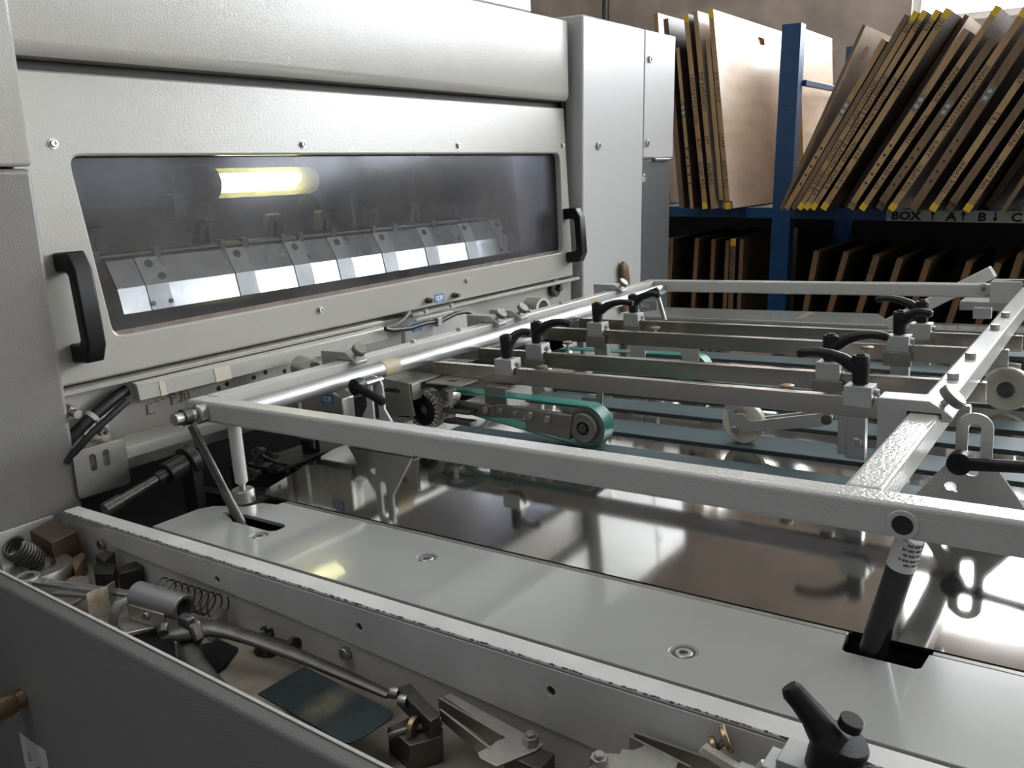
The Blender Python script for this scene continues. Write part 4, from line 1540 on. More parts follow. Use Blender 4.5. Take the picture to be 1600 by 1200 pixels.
b.box(TX - 0.0195, TX + 0.0195, 2.412, 2.4335, 0.1685, q.z)
b.box(p.x, p.x + 0.13, 2.4335, 2.470, 0.1685, q.z)
t.part('block', b, M['paint_frame'], 0.002)
p = AT(1538, 452, y=2.43)
b = MB()
b.lathe((p.x, 2.433, p.z), (0, -1, 0), [(0, 0.006), (0, 0.014), (0.008, 0.014), (0.008, 0.006)], n=22)
t.part('ring_bolt', b, M['alu'])
p = AT(1535, 490, y=2.42)
b = MB()
b.box(p.x - 0.02, p.x + 0.02, 2.41, 2.43, p.z - 0.012, p.z + 0.015)
t.part('lower_lug', b, M['alu'], 0.001)
p = AT(1026, 456, y=2.20)
q = AT(1039, 500, y=2.20)
t = Thing('far_lift_rod', 'slim steel rod with a black knob at the far end of the round bar', 'rod', (q.x, 2.20, q.z))
b = MB()
b.cyl(p, q, 0.006, n=12)
t.part('shank', b, M['steel'])
b = MB()
b.tube([AT(u, v, y=2.198) for u, v in ((1000, 465), (1008, 462), (1018, 458), (1026, 454), (1029, 457))], [0.010, 0.0105, 0.011, 0.010, 0.006], n=12)
t.part('lever', b, M['black'], smooth=50)
P = [AT(u, v, y=2.23) for u, v in ((998, 468), (1027, 469), (1027, 485), (998, 483))]
b = MB()
S = [AT(u, v, y=2.23) for u, v in ((1003, 474), (1016, 476), (1016, 480), (1003, 478))]
b.plate([(p.x, p.z) for p in P], [[(p.x, p.z) for p in S]], (0, 2.232, 0), (1, 0, 0), (0, 0, 1), 0.004)
t.part('slotted_plate', b, M['alu'], 0.0006)
for i, (u, v, yy, lab) in enumerate(((847, 574, 1.41, 'knurled thumb screw between first and second rail, left half'), (1024, 513, 1.84, 'knurled thumb screw between third and farthest rail'),
                                     (1230, 604, 1.41, 'dark knurled thumb screw between first and second rail, right half'), (1355, 544, 1.70, 'bronze thumb screw between second and third rail, right half'),
                                     (887, 536, 1.66, 'thumb screw on a steel lug between second and third rail'))):
    p = AT(u, v, y=yy)
    thumb_screw((p.x, yy, p.z - 0.012), lab)

# ------------------------------------------------------------------ tool tray along the near side of the table
TG = Matrix.Rotation(-TILT, 4, 'Y')
tray = Thing('tool_tray', 'long grey sheet-metal tool tray along the near side of the feed table', 'tray', (-0.6, 0.58, -0.19), MG)
M['rim'] = chipped_paint('chipped_rim_paint', (0.62, 0.61, 0.59), 0.652 - 0.58, 0.0, 0.006)
b = MB()
b.box(-1.393, 0.75, 0.655, 0.6785, -0.150, 0.0)
b.move(TG)
# the material looks at object coordinates: this part keeps the T frame through its own matrix
rim_me = None
o = tray.part('back_wall', b, M['tray'], 0.002)
b = MB()
b.box(-1.393, 0.75, 0.6515, 0.6785, -0.0035, 0.0006)
for k in range(1):
    pass
me = mesh_from(b, 'rim', (-0.6, 0.58, 0.0), M['rim'])
ro = bpy.data.objects.new('rim', me)
COL.objects.link(ro)
ro.parent = tray.root
ro.matrix_local = Matrix.Translation(-tray.base) @ TG @ Matrix.Translation((-0.6, 0.58, 0.0))
bevel(ro, 0.0012)
# the proud upper plate of the back wall with its rounded start
b = MB()
P = [(-1.270, -0.0045)]
P += [(-1.285, -0.010), (-1.282, -0.016), (-1.272, -0.0205), (-1.262, -0.028), (-1.252, -0.0335), (-0.857, -0.049), (-0.606, -0.065), (-0.437, -0.076), (0.10, -0.112), (0.10, -0.0045)]
holes = [circle(x, -0.030, 0.0052, 14) for x in (-0.992, -0.720, -0.448)]
b.plate(P[::-1], holes, (0, 0.6550, 0), (1, 0, 0), (0, 0, 1), 0.0042)
b.move(TG)
tray.part('upper_plate', b, M['tray'], 0.0006)
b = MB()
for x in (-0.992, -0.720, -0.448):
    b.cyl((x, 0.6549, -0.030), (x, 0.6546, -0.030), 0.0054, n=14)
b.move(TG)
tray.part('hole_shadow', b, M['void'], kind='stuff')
for x, z in ((-0.750, -0.073), (-1.286, -0.036)):
    b = MB()
    sockbolt(b, (x, 0.655, z), (0, -1, 0), 0.0082, 0.008)
    b.move(TG)
    tray.part('wall_bolt', b, M['steel'])
ZFL = -0.142
YF = 0.50
b = MB()
b.box(-1.4235, 0.75, YF, 0.655, ZFL - 0.008, ZFL)
tray.part('floor', b, M['trayfloor'])
b = MB()
prof = [(YF, -0.0840), (YF + 0.004, -0.0825), (YF + 0.004, ZFL - 0.01), (YF - 0.009, ZFL - 0.01), (YF - 0.009, -0.95), (YF - 0.0150, -0.95), (YF - 0.0150, -0.093), (YF - 0.0140, -0.0890), (YF - 0.0115, -0.0868)]
b.prism(prof, 'x', -1.4285, 0.75)
tray.part('front_panel', b, M['grey_paint'], 0.0008)
b = MB()
b.box(-1.4280, 0.75, YF - 0.0005, YF + 0.0035, -0.0826, -0.0812)
tray.part('front_rim', b, M['paint_frame'])
b = MB()
b.box(-1.4285, -1.424, YF + 0.0045, 0.6515, ZFL - 0.01, -0.0825)
tray.part('end_wall', b, M['tray'], 0.0006)
# label and turn knob on the front panel
p = AT(30, 1145, y=YF - 0.0158, g=True)
lab = tray.part('front_label', MB().plate([(0, 0), (0.075, 0.0), (0.075, 0.070), (0, 0.070)], [], (p.x, YF - 0.0152, p.z - 0.070), (1, 0, 0), (0, 0, 1), 0.0006), M['paper'])
tx = text_mb('.3', 0.022, (p.x + 0.010, YF - 0.0160, p.z - 0.040), (1, 0, 0), (0, 0, 1))
tray.part('label_print', tx, M['ink'], parent=lab)
tx = text_mb('R', 0.034, (p.x + 0.040, YF - 0.0160, p.z - 0.062), (1, 0, 0), (0, 0, 1))
tray.part('label_print', tx, M['ink'], parent=lab)
p = AT(35, 1090, y=YF - 0.0158, g=True)
b = MB()
b.lathe((p.x, YF - 0.015, p.z), (0, -1, 0), [(0, 0), (0, 0.014), (0.012, 0.014), (0.014, 0.0165), (0.034, 0.019), (0.050, 0.019), (0.053, 0.015), (0.053, 0)], n=26, close=False)
tray.part('turn_knob', b, M['brass'], 0.001)


def P3(u, v, z):
    return AT(u, v, z=z, g=True)


def quad_block(name, label, cat, px, zt, zb, m, bev=0.0015, group=None):
    """solid block from the four pixel corners of its top face"""
    q = [P3(u, v, zt) for u, v in px]
    c = sum(q, Vector()) / len(q)
    t = Thing(name, label, cat, (c.x, c.y, zb), MG, group=group)
    b = MB()
    b.prism([(p.x, p.y) for p in q], 'z', zb, zt)
    t.part('body', b, m, bev)
    return t


FZ = ZFL + 0.0006
quad_block('wooden_block', 'dark brown square block in the left corner of the tool tray', 'block', ((46, 829), (84, 809), (122, 829), (80, 848)), -0.080, FZ, M['ply_dark'])
# ring with a coil spring lying in it
c = P3(58, 884, -0.108)
t = Thing('steel_ring', 'thick machined steel ring lying in the tray with a spring in its bore', 'ring', (c.x, c.y, FZ), MG)
b = MB()
b.lathe((c.x, c.y, FZ), (0, 0, 1), [(0, 0.024), (0, 0.049), (0.030, 0.049), (0.034, 0.046), (0.034, 0.026), (0.031, 0.024)], n=48)
t.part('ring', b, M['zinc'])


def spring(name, label, p0, p1, r, wire, turns, m=M['dsteel']):
    p0, p1 = Vector(p0), Vector(p1)
    d = (p1 - p0).normalized()
    a = d.orthogonal().normalized()
    bb = d.cross(a)
    n = turns * 14
    pts = [p0.lerp(p1, i / n) + (a * math.cos(2 * PI * i / 14) + bb * math.sin(2 * PI * i / 14)) * r for i in range(n + 1)]
    t = Thing(name, label, 'spring', ((p0.x + p1.x) / 2, (p0.y + p1.y) / 2, min(p0.z, p1.z) - r), MG)
    b = MB()
    b.tube(pts, wire, n=7)
    t.part('coil', b, m, smooth=60)


spring('coil_spring', 'short dark coil spring leaning in the bore of the steel ring', P3(60, 878, -0.118), P3(20, 853, -0.072), 0.0165, 0.0027, 9)
spring('coil_spring', 'long thin black coil spring by the tray wall behind the polished sleeve', P3(252, 920, -0.102), P3(345, 950, -0.104), 0.0160, 0.0013, 9)
quad_block('small_clip', 'small pale metal clip at the left end of the tray', 'clip', ((0, 858), (22, 852), (26, 862), (0, 872)), -0.088, FZ, M['zinc'])
quad_block('wood_wedge', 'small reddish wooden wedge beside the steel ring', 'wedge', ((110, 873), (128, 862), (134, 866), (118, 893)), -0.112, FZ, M['ply_edge_dark'])
quad_block('small_lug', 'small dark drilled lug by the tray wall, topmost of the dark pieces', 'lug', ((148, 867), (165, 860), (180, 862), (162, 876)), -0.098, FZ, M['dsteel'])
quad_block('dark_block', 'dark grey square block in the tray, left of an adjoining longer one', 'block', ((146, 882), (160, 876), (181, 881), (178, 896), (147, 896)), -0.106, FZ, M['iron'])
quad_block('dark_block', 'longer dark grey block right of the square one in the tray', 'block', ((183, 886), (212, 876), (222, 882), (220, 888), (186, 897)), -0.106, FZ, M['iron'])
quad_block('putty_lump', 'flat pale lump behind the upper spanner', 'lump', ((100, 905), (118, 897), (142, 899), (144, 912), (112, 914)), -0.122, FZ, M['trayfloor'], 0.004)


def spanner(label, p0, p1, ring, w=0.0075, z2=None, eng=True):
    p0, p1 = Vector(p0), Vector(p1)
    d = (p1 - p0).normalized()
    s = Vector((-d.y, d.x, 0)).normalized()
    n = d.cross(s)
    t = Thing('spanner', label, 'spanner', (p0 + p1) / 2, MG, group='spanners in the tool tray')
    b = MB()
    L = (p1 - p0).length
    if ring:
        b.lathe(p0 - n * 0.0055, n, [(0, 0.0105), (0, 0.0175), (0.002, 0.0185), (0.011, 0.0185), (0.013, 0.0175), (0.013, 0.0105)], n=28)
    b.plate([(0.0165, -w), (L, -w * 0.85), (L, w * 0.85), (0.0165, w)], [[(0.035, -w * .5), (L * .92, -w * .45), (L * .92, w * .45), (0.035, w * .5)]], p0 - n * 0.002, d, s, 0.005)
    b.plate([(0.034, -w * .52), (L * .93, -w * .47), (L * .93, w * .47), (0.034, w * .52)], [], p0 - n * 0.0012, d, s, 0.0032)
    t.part('shank', b, M['chrome'], 0.0006)
    if eng:
        t.part('engraving', text_mb('13mm', 0.007, p0 + d * (L * 0.35) - s * 0.0025 + n * 0.0022, d, s), M['dsteel'])
    return t


spanner('ring spanner in the tray, upper of two, ring end beside the steel ring', P3(42, 907, -0.106), P3(212, 930, -0.108), True)
spanner('open spanner shank in the tray, lying below the ring spanner', P3(70, 925, -0.112), P3(140, 930, -0.112), False, eng=False)
b = MB()
pts = [P3(u, v, -0.118) for u, v in ((132, 932), (120, 942), (106, 947))]
b.tube(pts, [0.0065, 0.0065, 0.005], n=10, flat=(1.0, 0.5))
solo('bent_strap', b, M['zinc'], 'short curved metal strap below the spanners', 'strap', (pts[1].x, pts[1].y, FZ), MG, smooth=60)
# white bent bracket
q = [P3(134, 928, -0.088), P3(164, 917, -0.088), P3(171, 958, -0.128), P3(140, 970, -0.128)]
t = Thing('white_bracket', 'bent white metal bracket with a brown stain standing in the tray', 'bracket', (q[0].x, q[0].y, FZ), MG)
b = MB()
th = Vector((0.0, 0.004, 0.001))
V = [b.bm.verts.new(p) for p in q] + [b.bm.verts.new(p + th) for p in q]
for f in ((0, 1, 2, 3), (7, 6, 5, 4), (0, 4, 5, 1), (1, 5, 6, 2), (2, 6, 7, 3), (3, 7, 4, 0)):
    b.bm.faces.new([V[i] for i in f])
t.part('face', b, mat('stained_white_paint', (0.62, 0.60, 0.55), 0.45, var=0.3, vscale=38, dark=(0.42, 0.33, 0.2)), 0.0006)
q2 = [P3(164, 917, -0.088), P3(178, 909, -0.088), P3(181, 940, -0.128), P3(171, 958, -0.128)]
b = MB()
th = Vector((-0.003, 0.003, 0.0))
V = [b.bm.verts.new(p + Vector((0.0005, 0, 0))) for p in q2] + [b.bm.verts.new(p + th + Vector((0.0005, 0, 0))) for p in q2]
for f in ((0, 1, 2, 3), (7, 6, 5, 4), (0, 4, 5, 1), (1, 5, 6, 2), (2, 6, 7, 3), (3, 7, 4, 0)):
    b.bm.faces.new([V[i] for i in f])
t.part('return_flange', b, M['zinc'], 0.0006)
# polished sleeve on a cast bracket
p0, p1 = P3(214, 928, -0.098), P3(288, 950, -0.100)
d = (p1 - p0).normalized()
t = Thing('bearing_bracket', 'bright steel sleeve on a cast angle bracket in the middle of the tray pile', 'bracket', ((p0.x + p1.x) / 2, p0.y, FZ), MG)
b = MB()
b.lathe(p0, d, [(0, 0.0105), (0, 0.0165), (0.0015, 0.018), ((p1 - p0).length - 0.0015, 0.018), ((p1 - p0).length, 0.0165), ((p1 - p0).length, 0.0125)], n=32)
t.part('sleeve', b, M['chrome'])
b = MB()
q = [P3(u, v, -0.104) for u, v in ((200, 937), (258, 953), (256, 960), (198, 944))]
b.prism([(p.x, p.y) for p in q], 'z', -0.128, -0.104)
q = [P3(u, v, -0.128) for u, v in ((178, 968), (198, 950), (260, 966), (256, 976), (196, 990))]
b.prism([(p.x, p.y) for p in q], 'z', -0.134, -0.128)
t.part('casting', b, M['zinc'], 0.0015)
b = MB()
b.tube([P3(200, 938, -0.100), P3(186, 944, -0.104), P3(178, 958, -0.114), P3(175, 975, -0.130)], [0.005, 0.0065, 0.0065, 0.005], n=10, flat=(0.5, 1.2))
t.part('curved_rib', b, M['chrome'], smooth=60)
b = MB()
c = P3(231, 962, -0.114)
sockbolt(b, c, (0.2, -1, 0.15), 0.0058, 0.006)
t.part('screw', b, M['steel'])
quad_block('small_grey_block', 'small light-topped grey block right of the thin spring', 'block', ((315, 965), (340, 947), (355, 953), (330, 972)), -0.112, FZ, M['steel'])
# end-cutting pliers
pv = P3(303, 983, -0.088)
t = Thing('pliers', 'dark forged end-cutting pliers lying open across the tray', 'pliers', (pv.x, pv.y, FZ), MG)
b = MB()
b.tube([P3(252, 996, -0.090), P3(262, 990, -0.088), P3(282, 988, -0.088), P3(304, 984, -0.089), P3(330, 981, -0.090), P3(356, 986, -0.092), P3(400, 1000, -0.098), P3(470, 1026, -0.104), P3(545, 1058, -0.110), P3(608, 1086, -0.114)],
       [0.009, 0.0125, 0.0165, 0.0185, 0.0150, 0.0125, 0.0110, 0.0100, 0.0088, 0.0068], n=14, flat=(0.52, 1.0, (0, 0, 1)))
b.tube([P3(255, 990, -0.082), P3(254, 980, -0.079), P3(262, 974, -0.076)], [0.006, 0.0075, 0.003], n=8)
t.part('upper_arm', b, M['dsteel'], smooth=55)
b = MB()
b.tube([P3(318, 972, -0.100), P3(308, 984, -0.101), P3(296, 1002, -0.102), P3(296, 1018, -0.104), P3(306, 1036, -0.107), P3(326, 1058, -0.110), P3(352, 1082, -0.113), P3(372, 1098, -0.114)],
       [0.011, 0.0155, 0.0155, 0.0130, 0.0118, 0.0105, 0.0088, 0.0065], n=14, flat=(0.52, 1.0, (0, 0, 1)))
t.part('lower_arm', b, M['dsteel'], smooth=55)
b = MB()
q = P3(288, 968, -0.072)
b.box(q.x - 0.010, q.x + 0.010, q.y - 0.004, q.y + 0.009, -0.094, -0.068)
b.prism([(q.x + 0.0105, -0.094), (q.x + 0.026, -0.094), (q.x + 0.020, -0.078), (q.x + 0.012, -0.073)], 'y', q.y - 0.004, q.y + 0.010)
t.part('jaw', b, M['dsteel'], 0.0025)
b = MB()
b.lathe((pv.x, pv.y, -0.096), (0, 0, 1), [(0, 0), (0, 0.0085), (0.016, 0.0085), (0.0185, 0.006), (0.019, 0)], n=22, close=False)
t.part('rivet', b, M['steel'])
b = MB()
b.cyl(P3(278, 1002, -0.105), P3(280, 1023, -0.126), 0.0042, n=12)
t.part('stop_pin', b, M['zinc'])
b = MB()
q = [P3(u, v, -0.1375) for u, v in ((212, 1000), (250, 985), (300, 1010), (345, 1000), (372, 1012), (352, 1040), (320, 1062), (282, 1040))]
b.prism([(p.x, p.y) for p in q], 'z', FZ, -0.1375)
solo('rubber_pad', b, M['black'], 'black rubber pad on the tray floor under the pliers', 'pad', (q[0].x, q[0].y, FZ), MG)
# blued steel plate
zz = (-0.108, -0.104, -0.094, -0.098)
q = [P3(403, 1086, zz[0]), P3(482, 1047, zz[1]), P3(626, 1120, zz[2]), P3(546, 1168, zz[3])]
t = Thing('steel_plate', 'flat blue-black steel plate with a rubbed golden patch resting across the tray', 'plate', (q[0].x, q[0].y, -0.112), MG)
u_ = (q[3] - q[0])
v_ = (q[1] - q[0])
u_.normalize()
n_ = u_.cross(v_).normalized()
v_ = n_.cross(u_)
W_, H_ = (q[3] - q[0]).length, (q[1] - q[0]).length
corners = [(0, 0), (W_ - 0.012, 0), (W_ - 0.003, 0.003), (W_, 0.012), (W_ + 0.002, H_ - 0.010), (W_ - 0.002, H_ - 0.003), (W_ - 0.01, H_), (0, H_)]
b = MB()
b.plate(corners, [], q[0], u_, v_, 0.0022)
pm = M['bluesteel']
nt = pm.node_tree
bs = nt.nodes['Principled BSDF']
src = bs.inputs['Base Color'].links[0].from_socket
tc = nt.nodes.new('ShaderNodeTexCoord')
mp = nt.nodes.new('ShaderNodeMapping')
mid = (q[0] + q[2]) / 2 - Vector((q[0].x, q[0].y, -0.112))
mp.inputs['Location'].default_value = (-mid.x * 40, -mid.y * 20, 0)
mp.inputs['Scale'].default_value = (40, 20, 0)
gr = nt.nodes.new('ShaderNodeTexGradient')
gr.gradient_type = 'SPHERICAL'
nz = nt.nodes.new('ShaderNodeTexNoise')
nz.inputs['Scale'].default_value = 60
ml = nt.nodes.new('ShaderNodeMath')
ml.operation = 'MULTIPLY'
mx = nt.nodes.new('ShaderNodeMix')
mx.data_type = 'RGBA'
mx.inputs['B'].default_value = (0.42, 0.36, 0.22, 1)  # golden tone, strongest in the middle of the plate
nt.links.new(tc.outputs['Object'], mp.inputs['Vector'])
nt.links.new(mp.outputs['Vector'], gr.inputs['Vector'])
nt.links.new(tc.outputs['Object'], nz.inputs['Vector'])
nt.links.new(gr.outputs['Fac'], ml.inputs[0])
nt.links.new(nz.outputs['Fac'], ml.inputs[1])
nt.links.new(ml.outputs[0], mx.inputs['Factor'])
nt.links.new(src, mx.inputs['A'])
nt.links.new(mx.outputs['Result'], bs.inputs['Base Color'])
t.part('sheet', b, pm, 0.0005)
# gauge head with knurled screws
t = Thing('gauge_head', 'small steel gauge head with two knurled brass screws at the end of the steel plate', 'clamp', (P3(650, 1120, -0.13).x, P3(650, 1120, -0.13).y, FZ), MG)
b = MB()
q = [P3(u, v, -0.088) for u, v in ((619, 1075), (641, 1067), (688, 1118), (672, 1127))]
b.prism([(p.x, p.y) for p in q], 'z', -0.110, -0.088)
q = [P3(u, v, -0.110) for u, v in ((605, 1135), (640, 1120), (692, 1135), (690, 1150), (640, 1165))]
b.prism([(p.x, p.y) for p in q], 'z', FZ, -0.1105)
t.part('body', b, M['dsteel'], 0.0012)
for u, v in ((617, 1083), (630, 1095)):
    c = P3(u, v, -0.094)
    b = MB()
    sockbolt(b, c + Vector((0.004, 0.002, 0)), (-0.9, -0.35, 0), 0.0068, 0.010)
    t.part('cap_screw', b, M['steel'])
for u, v in ((646, 1137), (673, 1128)):
    c = P3(u, v, -0.104)
    b = MB()
    b.cyl(c + Vector((-0.003, 0, 0)), c + Vector((0.003, 0.0012, 0)), 0.0118, n=30)
    t.part('knurled_screw', b, M['brass'], 0.0008)
b = MB()
b.cyl(P3(606, 1150, -0.112), P3(690, 1126, -0.104), 0.005, n=14)
t.part('spindle', b, M['dsteel'])


def fork_bracket(label, base_px, fin1, fin2, z, nut):
    q = [P3(u, v, z) for u, v in base_px]
    t = Thing('fork_bracket', label, 'bracket', (q[0].x, q[0].y, FZ), MG, group='sheet-metal fork brackets in the tray')
    b = MB()
    b.prism([(p.x, p.y) for p in q], 'z', z - 0.002, z)
    t.part('base_web', b, M['zinc'], 0.0005)
    for f in (fin1, fin2):
        a, c = P3(f[0], f[1], f[4]), P3(f[2], f[3], z)
        dd = (c - a)
        dd.z = 0
        s = Vector((-dd.y, dd.x, 0)).normalized() * 0.0012
        b = MB()
        V = []
        for p, zb, zt in ((a, f[4] - 0.012, f[4]), (c, z - 0.016, z + 0.001)):
            for sg_ in (-1, 1):
                for zq in (zb, zt):
                    V.append(b.bm.verts.new((p.x + s.x * sg_, p.y + s.y * sg_, zq)))
        for f_ in ((0, 1, 3, 2), (4, 6, 7, 5), (0, 4, 5, 1), (2, 3, 7, 6), (1, 5, 7, 3), (0, 2, 6, 4)):
            b.bm.faces.new([V[i] for i in f_])
        t.part('prong', b, M['zinc'])
    c = P3(nut[0], nut[1], z)
    b = MB()
    b.cyl((c.x, c.y, z), (c.x, c.y, z + 0.008), 0.0085, n=6)
    b.cyl((c.x, c.y, z + 0.008), (c.x, c.y, z + 0.0115), 0.0045, n=12)
    t.part('nut', b, M['steel'], 0.0006)
    c2 = P3(nut[0] + 8, nut[1] + 22, z)
    b = MB()
    b.box(c2.x - 0.03, c2.x + 0.012, c2.y - 0.012, c2.y + 0.016, FZ, z - 0.0022)
    t.part('spacer', b, M['dsteel'], 0.0008)
    return t


fork_bracket('sheet-metal fork bracket with a hexagon nut and two long prongs right of the gauge head', ((746, 1176), (770, 1163), (775, 1158), (790, 1152), (692, 1088), (704, 1083), (850, 1162), (838, 1172), (776, 1197), (750, 1184)), (686, 1090, 786, 1150, -0.090), (688, 1108, 766, 1170, -0.092), -0.092, (829, 1160))
fork_bracket('sheet-metal fork bracket with a nut at the bottom edge right of the first fork', ((944, 1176), (968, 1178), (972, 1170), (988, 1172), (1004, 1166), (1006, 1160), (1060, 1190), (1050, 1225), (945, 1225), (920, 1200)), (992, 1144, 1130, 1194, -0.050), (984, 1150, 1080, 1200, -0.052), -0.054, (936, 1194))
t = Thing('knurled_screw_pair', 'pair of bronze knurled thumbscrews on a white strip at the bottom of the tray', 'screw', (AT(1150, 1180, y=0.62, g=True).x, 0.62, FZ), MG)
for (u, v), r in (((1135, 1154), 0.0125), ((1116, 1165), 0.0085)):
    c = AT(u, v, y=0.636, g=True)
    a = Vector((0.75, 0.45, 0.35)).normalized()
    b = MB()
    b.cyl(c - a * 0.0025, c + a * 0.0025, r, n=30)
    t.part('knurled_head', b, M['brass'], 0.0008)
b = MB()
b.cyl(AT(1135, 1154, y=0.636, g=True), AT(1108, 1182, y=0.634, g=True), 0.0028, n=10)
t.part('spindle', b, M['brass'])
b = MB()
q = [AT(u, v, y=0.630, g=True) for u, v in ((1096, 1168), (1104, 1160), (1172, 1202), (1160, 1212))]
b.prism([(p.x, p.z) for p in q], 'y', 0.622, 0.630)
t.part('white_strip', b, M['roller'], 0.0008)
b = MB()
q = AT(1178, 1198, y=0.62, g=True)
b.box(q.x - 0.012, q.x + 0.014, 0.600, 0.6215, FZ, q.z)
b.cyl((q.x + 0.006, 0.612, q.z - 0.002), (q.x + 0.012, 0.616, q.z + 0.010), 0.006, n=16)
t.part('end_block', b, M['alu'], 0.0008)
# clamp lever standing out of the tray, bottom right
YL = 0.600
def PL(u, v, dy=0.0):
    return AT(u, v, y=YL + dy, g=True)


c = PL(1250, 1180)
t = Thing('tray_clamp_lever', 'large black clamp lever on a bright block at the bottom right of the tray', 'clamp lever', (c.x, c.y, FZ), MG)
q = [PL(1219, 1178, -0.012), PL(1246, 1157, 0.008), PL(1288, 1182, 0.012), PL(1262, 1205, -0.008)]
zt = q[0].z
b = MB()
b.box(q[0].x - 0.002, q[2].x - 0.004, YL - 0.016, YL + 0.016, FZ, PL(1250, 1178).z)
b.box(q[0].x - 0.014, q[0].x - 0.003, YL - 0.014, YL + 0.014, FZ, PL(1215, 1186).z)
t.part('block', b, M['alu'], 0.001)
h0, h1 = PL(1296, 1200), PL(1322, 1146)
ad = (h1 - h0).normalized()
b = MB()
b.lathe(h0 - ad * 0.010, ad, [(0, 0), (0, 0.0175), (0.020, 0.0200), ((h1 - h0).length + 0.002, 0.0205), ((h1 - h0).length + 0.005, 0.0185), ((h1 - h0).length + 0.005, 0)], n=28, close=False)
L1 = [PL(1300, 1162), PL(1286, 1142), PL(1270, 1118), PL(1252, 1096), PL(1238, 1080), PL(1232, 1072)]
b.tube(L1, [0.0190, 0.0150, 0.0120, 0.0105, 0.0102, 0.0075], n=14, flat=(0.85, 1))
lv = t.part('lever', b, M['black'], smooth=50)
b = MB()
b.cyl(h1 + ad * 0.006, h1 + ad * 0.014, 0.009, n=20)
t.part('lever_cap', b, M['blackm'], 0.0008, parent=lv)
# dark bolt and rod near the wall
p0, p1 = P3(385, 990, -0.118), P3(455, 1010, -0.116)
d = (p1 - p0).normalized()
t = Thing('long_bolt', 'dark oily bolt with a round head lying by the tray wall above the pliers', 'bolt', (p0.x, p0.y, FZ), MG)
b = MB()
b.cyl(p0, p1, 0.0055, n=14)
b.cyl(p1, p1 + d * 0.007, 0.0125, n=22)
t.part('bolt', b, M['iron'], 0.0008)
b = MB()
c = P3(412, 985, -0.110)
for k in range(7):
    a = k * 0.9
    b.cyl((c.x + 0.012 * math.cos(a), c.y + 0.008 * math.sin(a), FZ), (c.x + 0.010 * math.cos(a * 1.7), c.y + 0.010 * math.sin(a * 1.3), -0.112), 0.006, 0.004, n=7)
solo('swarf_heap', b, M['iron'], 'little heap of dark swarf beside the long bolt', 'swarf', (c.x, c.y, FZ), MG, kind='stuff')

# ------------------------------------------------------------------ pallet rack with die boards (G frame)
YR = 4.2
rack = Thing('pallet_rack', 'dark blue pallet rack behind the feed table holding rows of plywood die boards', 'rack', (-1.4, YR, -0.95), MG)


def upright(x0, x1, y0, y1, z1):
    b = MB()
    b.box(x0, x1, y0, y0 + 0.004, -0.95, z1)
    b.box(x0, x0 + 0.004, y0 + 0.004, y1, -0.95, z1)
    b.box(x1 - 0.004, x1, y0 + 0.004, y1, -0.95, z1)
    o = rack.part('post', b, M['rackblue'], 0.001)
    return o


pf = upright(-1.455, -1.367, YR, YR + 0.07, 1.058)
for k in range(14):
    z = 0.93 - k * 0.115
    b = MB()
    b.box(-1.432, -1.405, YR - 0.0025, YR, z, z + 0.032)
    rack.part('post_lug', b, M['rackblue'], 0.001, parent=pf)
upright(-1.455, -1.367, 5.28, 5.35, 1.058)
upright(-3.40, -3.31, YR, YR + 0.07, 1.058)
upright(1.20, 1.29, YR, YR + 0.07, 1.058)
upright(1.20, 1.29, 5.28, 5.35, 1.058)
for za in (0.79,):
    rack.part('depth_strut', MB().box(-1.375, -1.350, YR + 0.071, 5.279, za, za + 0.026), M['rackblue'], 0.002)
for (x0, x1) in ((-3.309, -1.456), (-1.366, 1.199)):
    for yy in (YR + 0.005, 5.29):
        for zt in (0.236, -0.66):
            rack.part('beam', MB().box(x0, x1, yy, yy + 0.045, zt - 0.052, zt), M['rackblue'], 0.002)
    for zt in (0.236, -0.66):
        rack.part('shelf_deck', MB().box(x0, x1, YR + 0.051, 5.289, zt - 0.03, zt - 0.002), M['ply_dark'])
rack.part('back_panel', MB().box(-3.30, 1.19, 5.37, 5.38, -0.95, 0.20), M['void'])  # added dark sheet in place of the unlit depth behind the lower shelf
sg = rack.part('sign_plate', MB().box(-0.936, 0.30, YR + 0.001, YR + 0.0045, 0.184, 0.2335), M['sign'], label='grey sign strip with black lettering BOX A B C')


def arrow(b, x, zc, h, upw):
    s = 1 if upw else -1
    b.box(x - 0.0032, x + 0.0032, YR - 0.0002, YR + 0.0008, zc - h / 2, zc + h / 2)
    b.prism([(x - 0.011, zc + s * (h / 2 - 0.013)), (x, zc + s * (h / 2 + 0.002)), (x + 0.011, zc + s * (h / 2 - 0.013))], 'y', YR - 0.0002, YR + 0.0008)
    return b


for txt, u in (('BOX', 1392), ('A', 1478), ('B', 1527), ('C', 1579)):
    p = AT(u, 345, y=YR, g=True)
    rack.part('sign_letters', text_mb(txt, 0.050, (p.x, YR + 0.0005, 0.1905), (1, 0, 0), (0, 0, 1), bold=0.0022, squash=1.15), M['ink'], parent=sg)
for u, upw in ((1457, True), (1505, True), (1555, False)):
    p = AT(u, 340, y=YR, g=True)
    rack.part('sign_arrow', arrow(MB(), p.x, 0.209, 0.036, upw), M['ink'], parent=sg)


LAST = {}


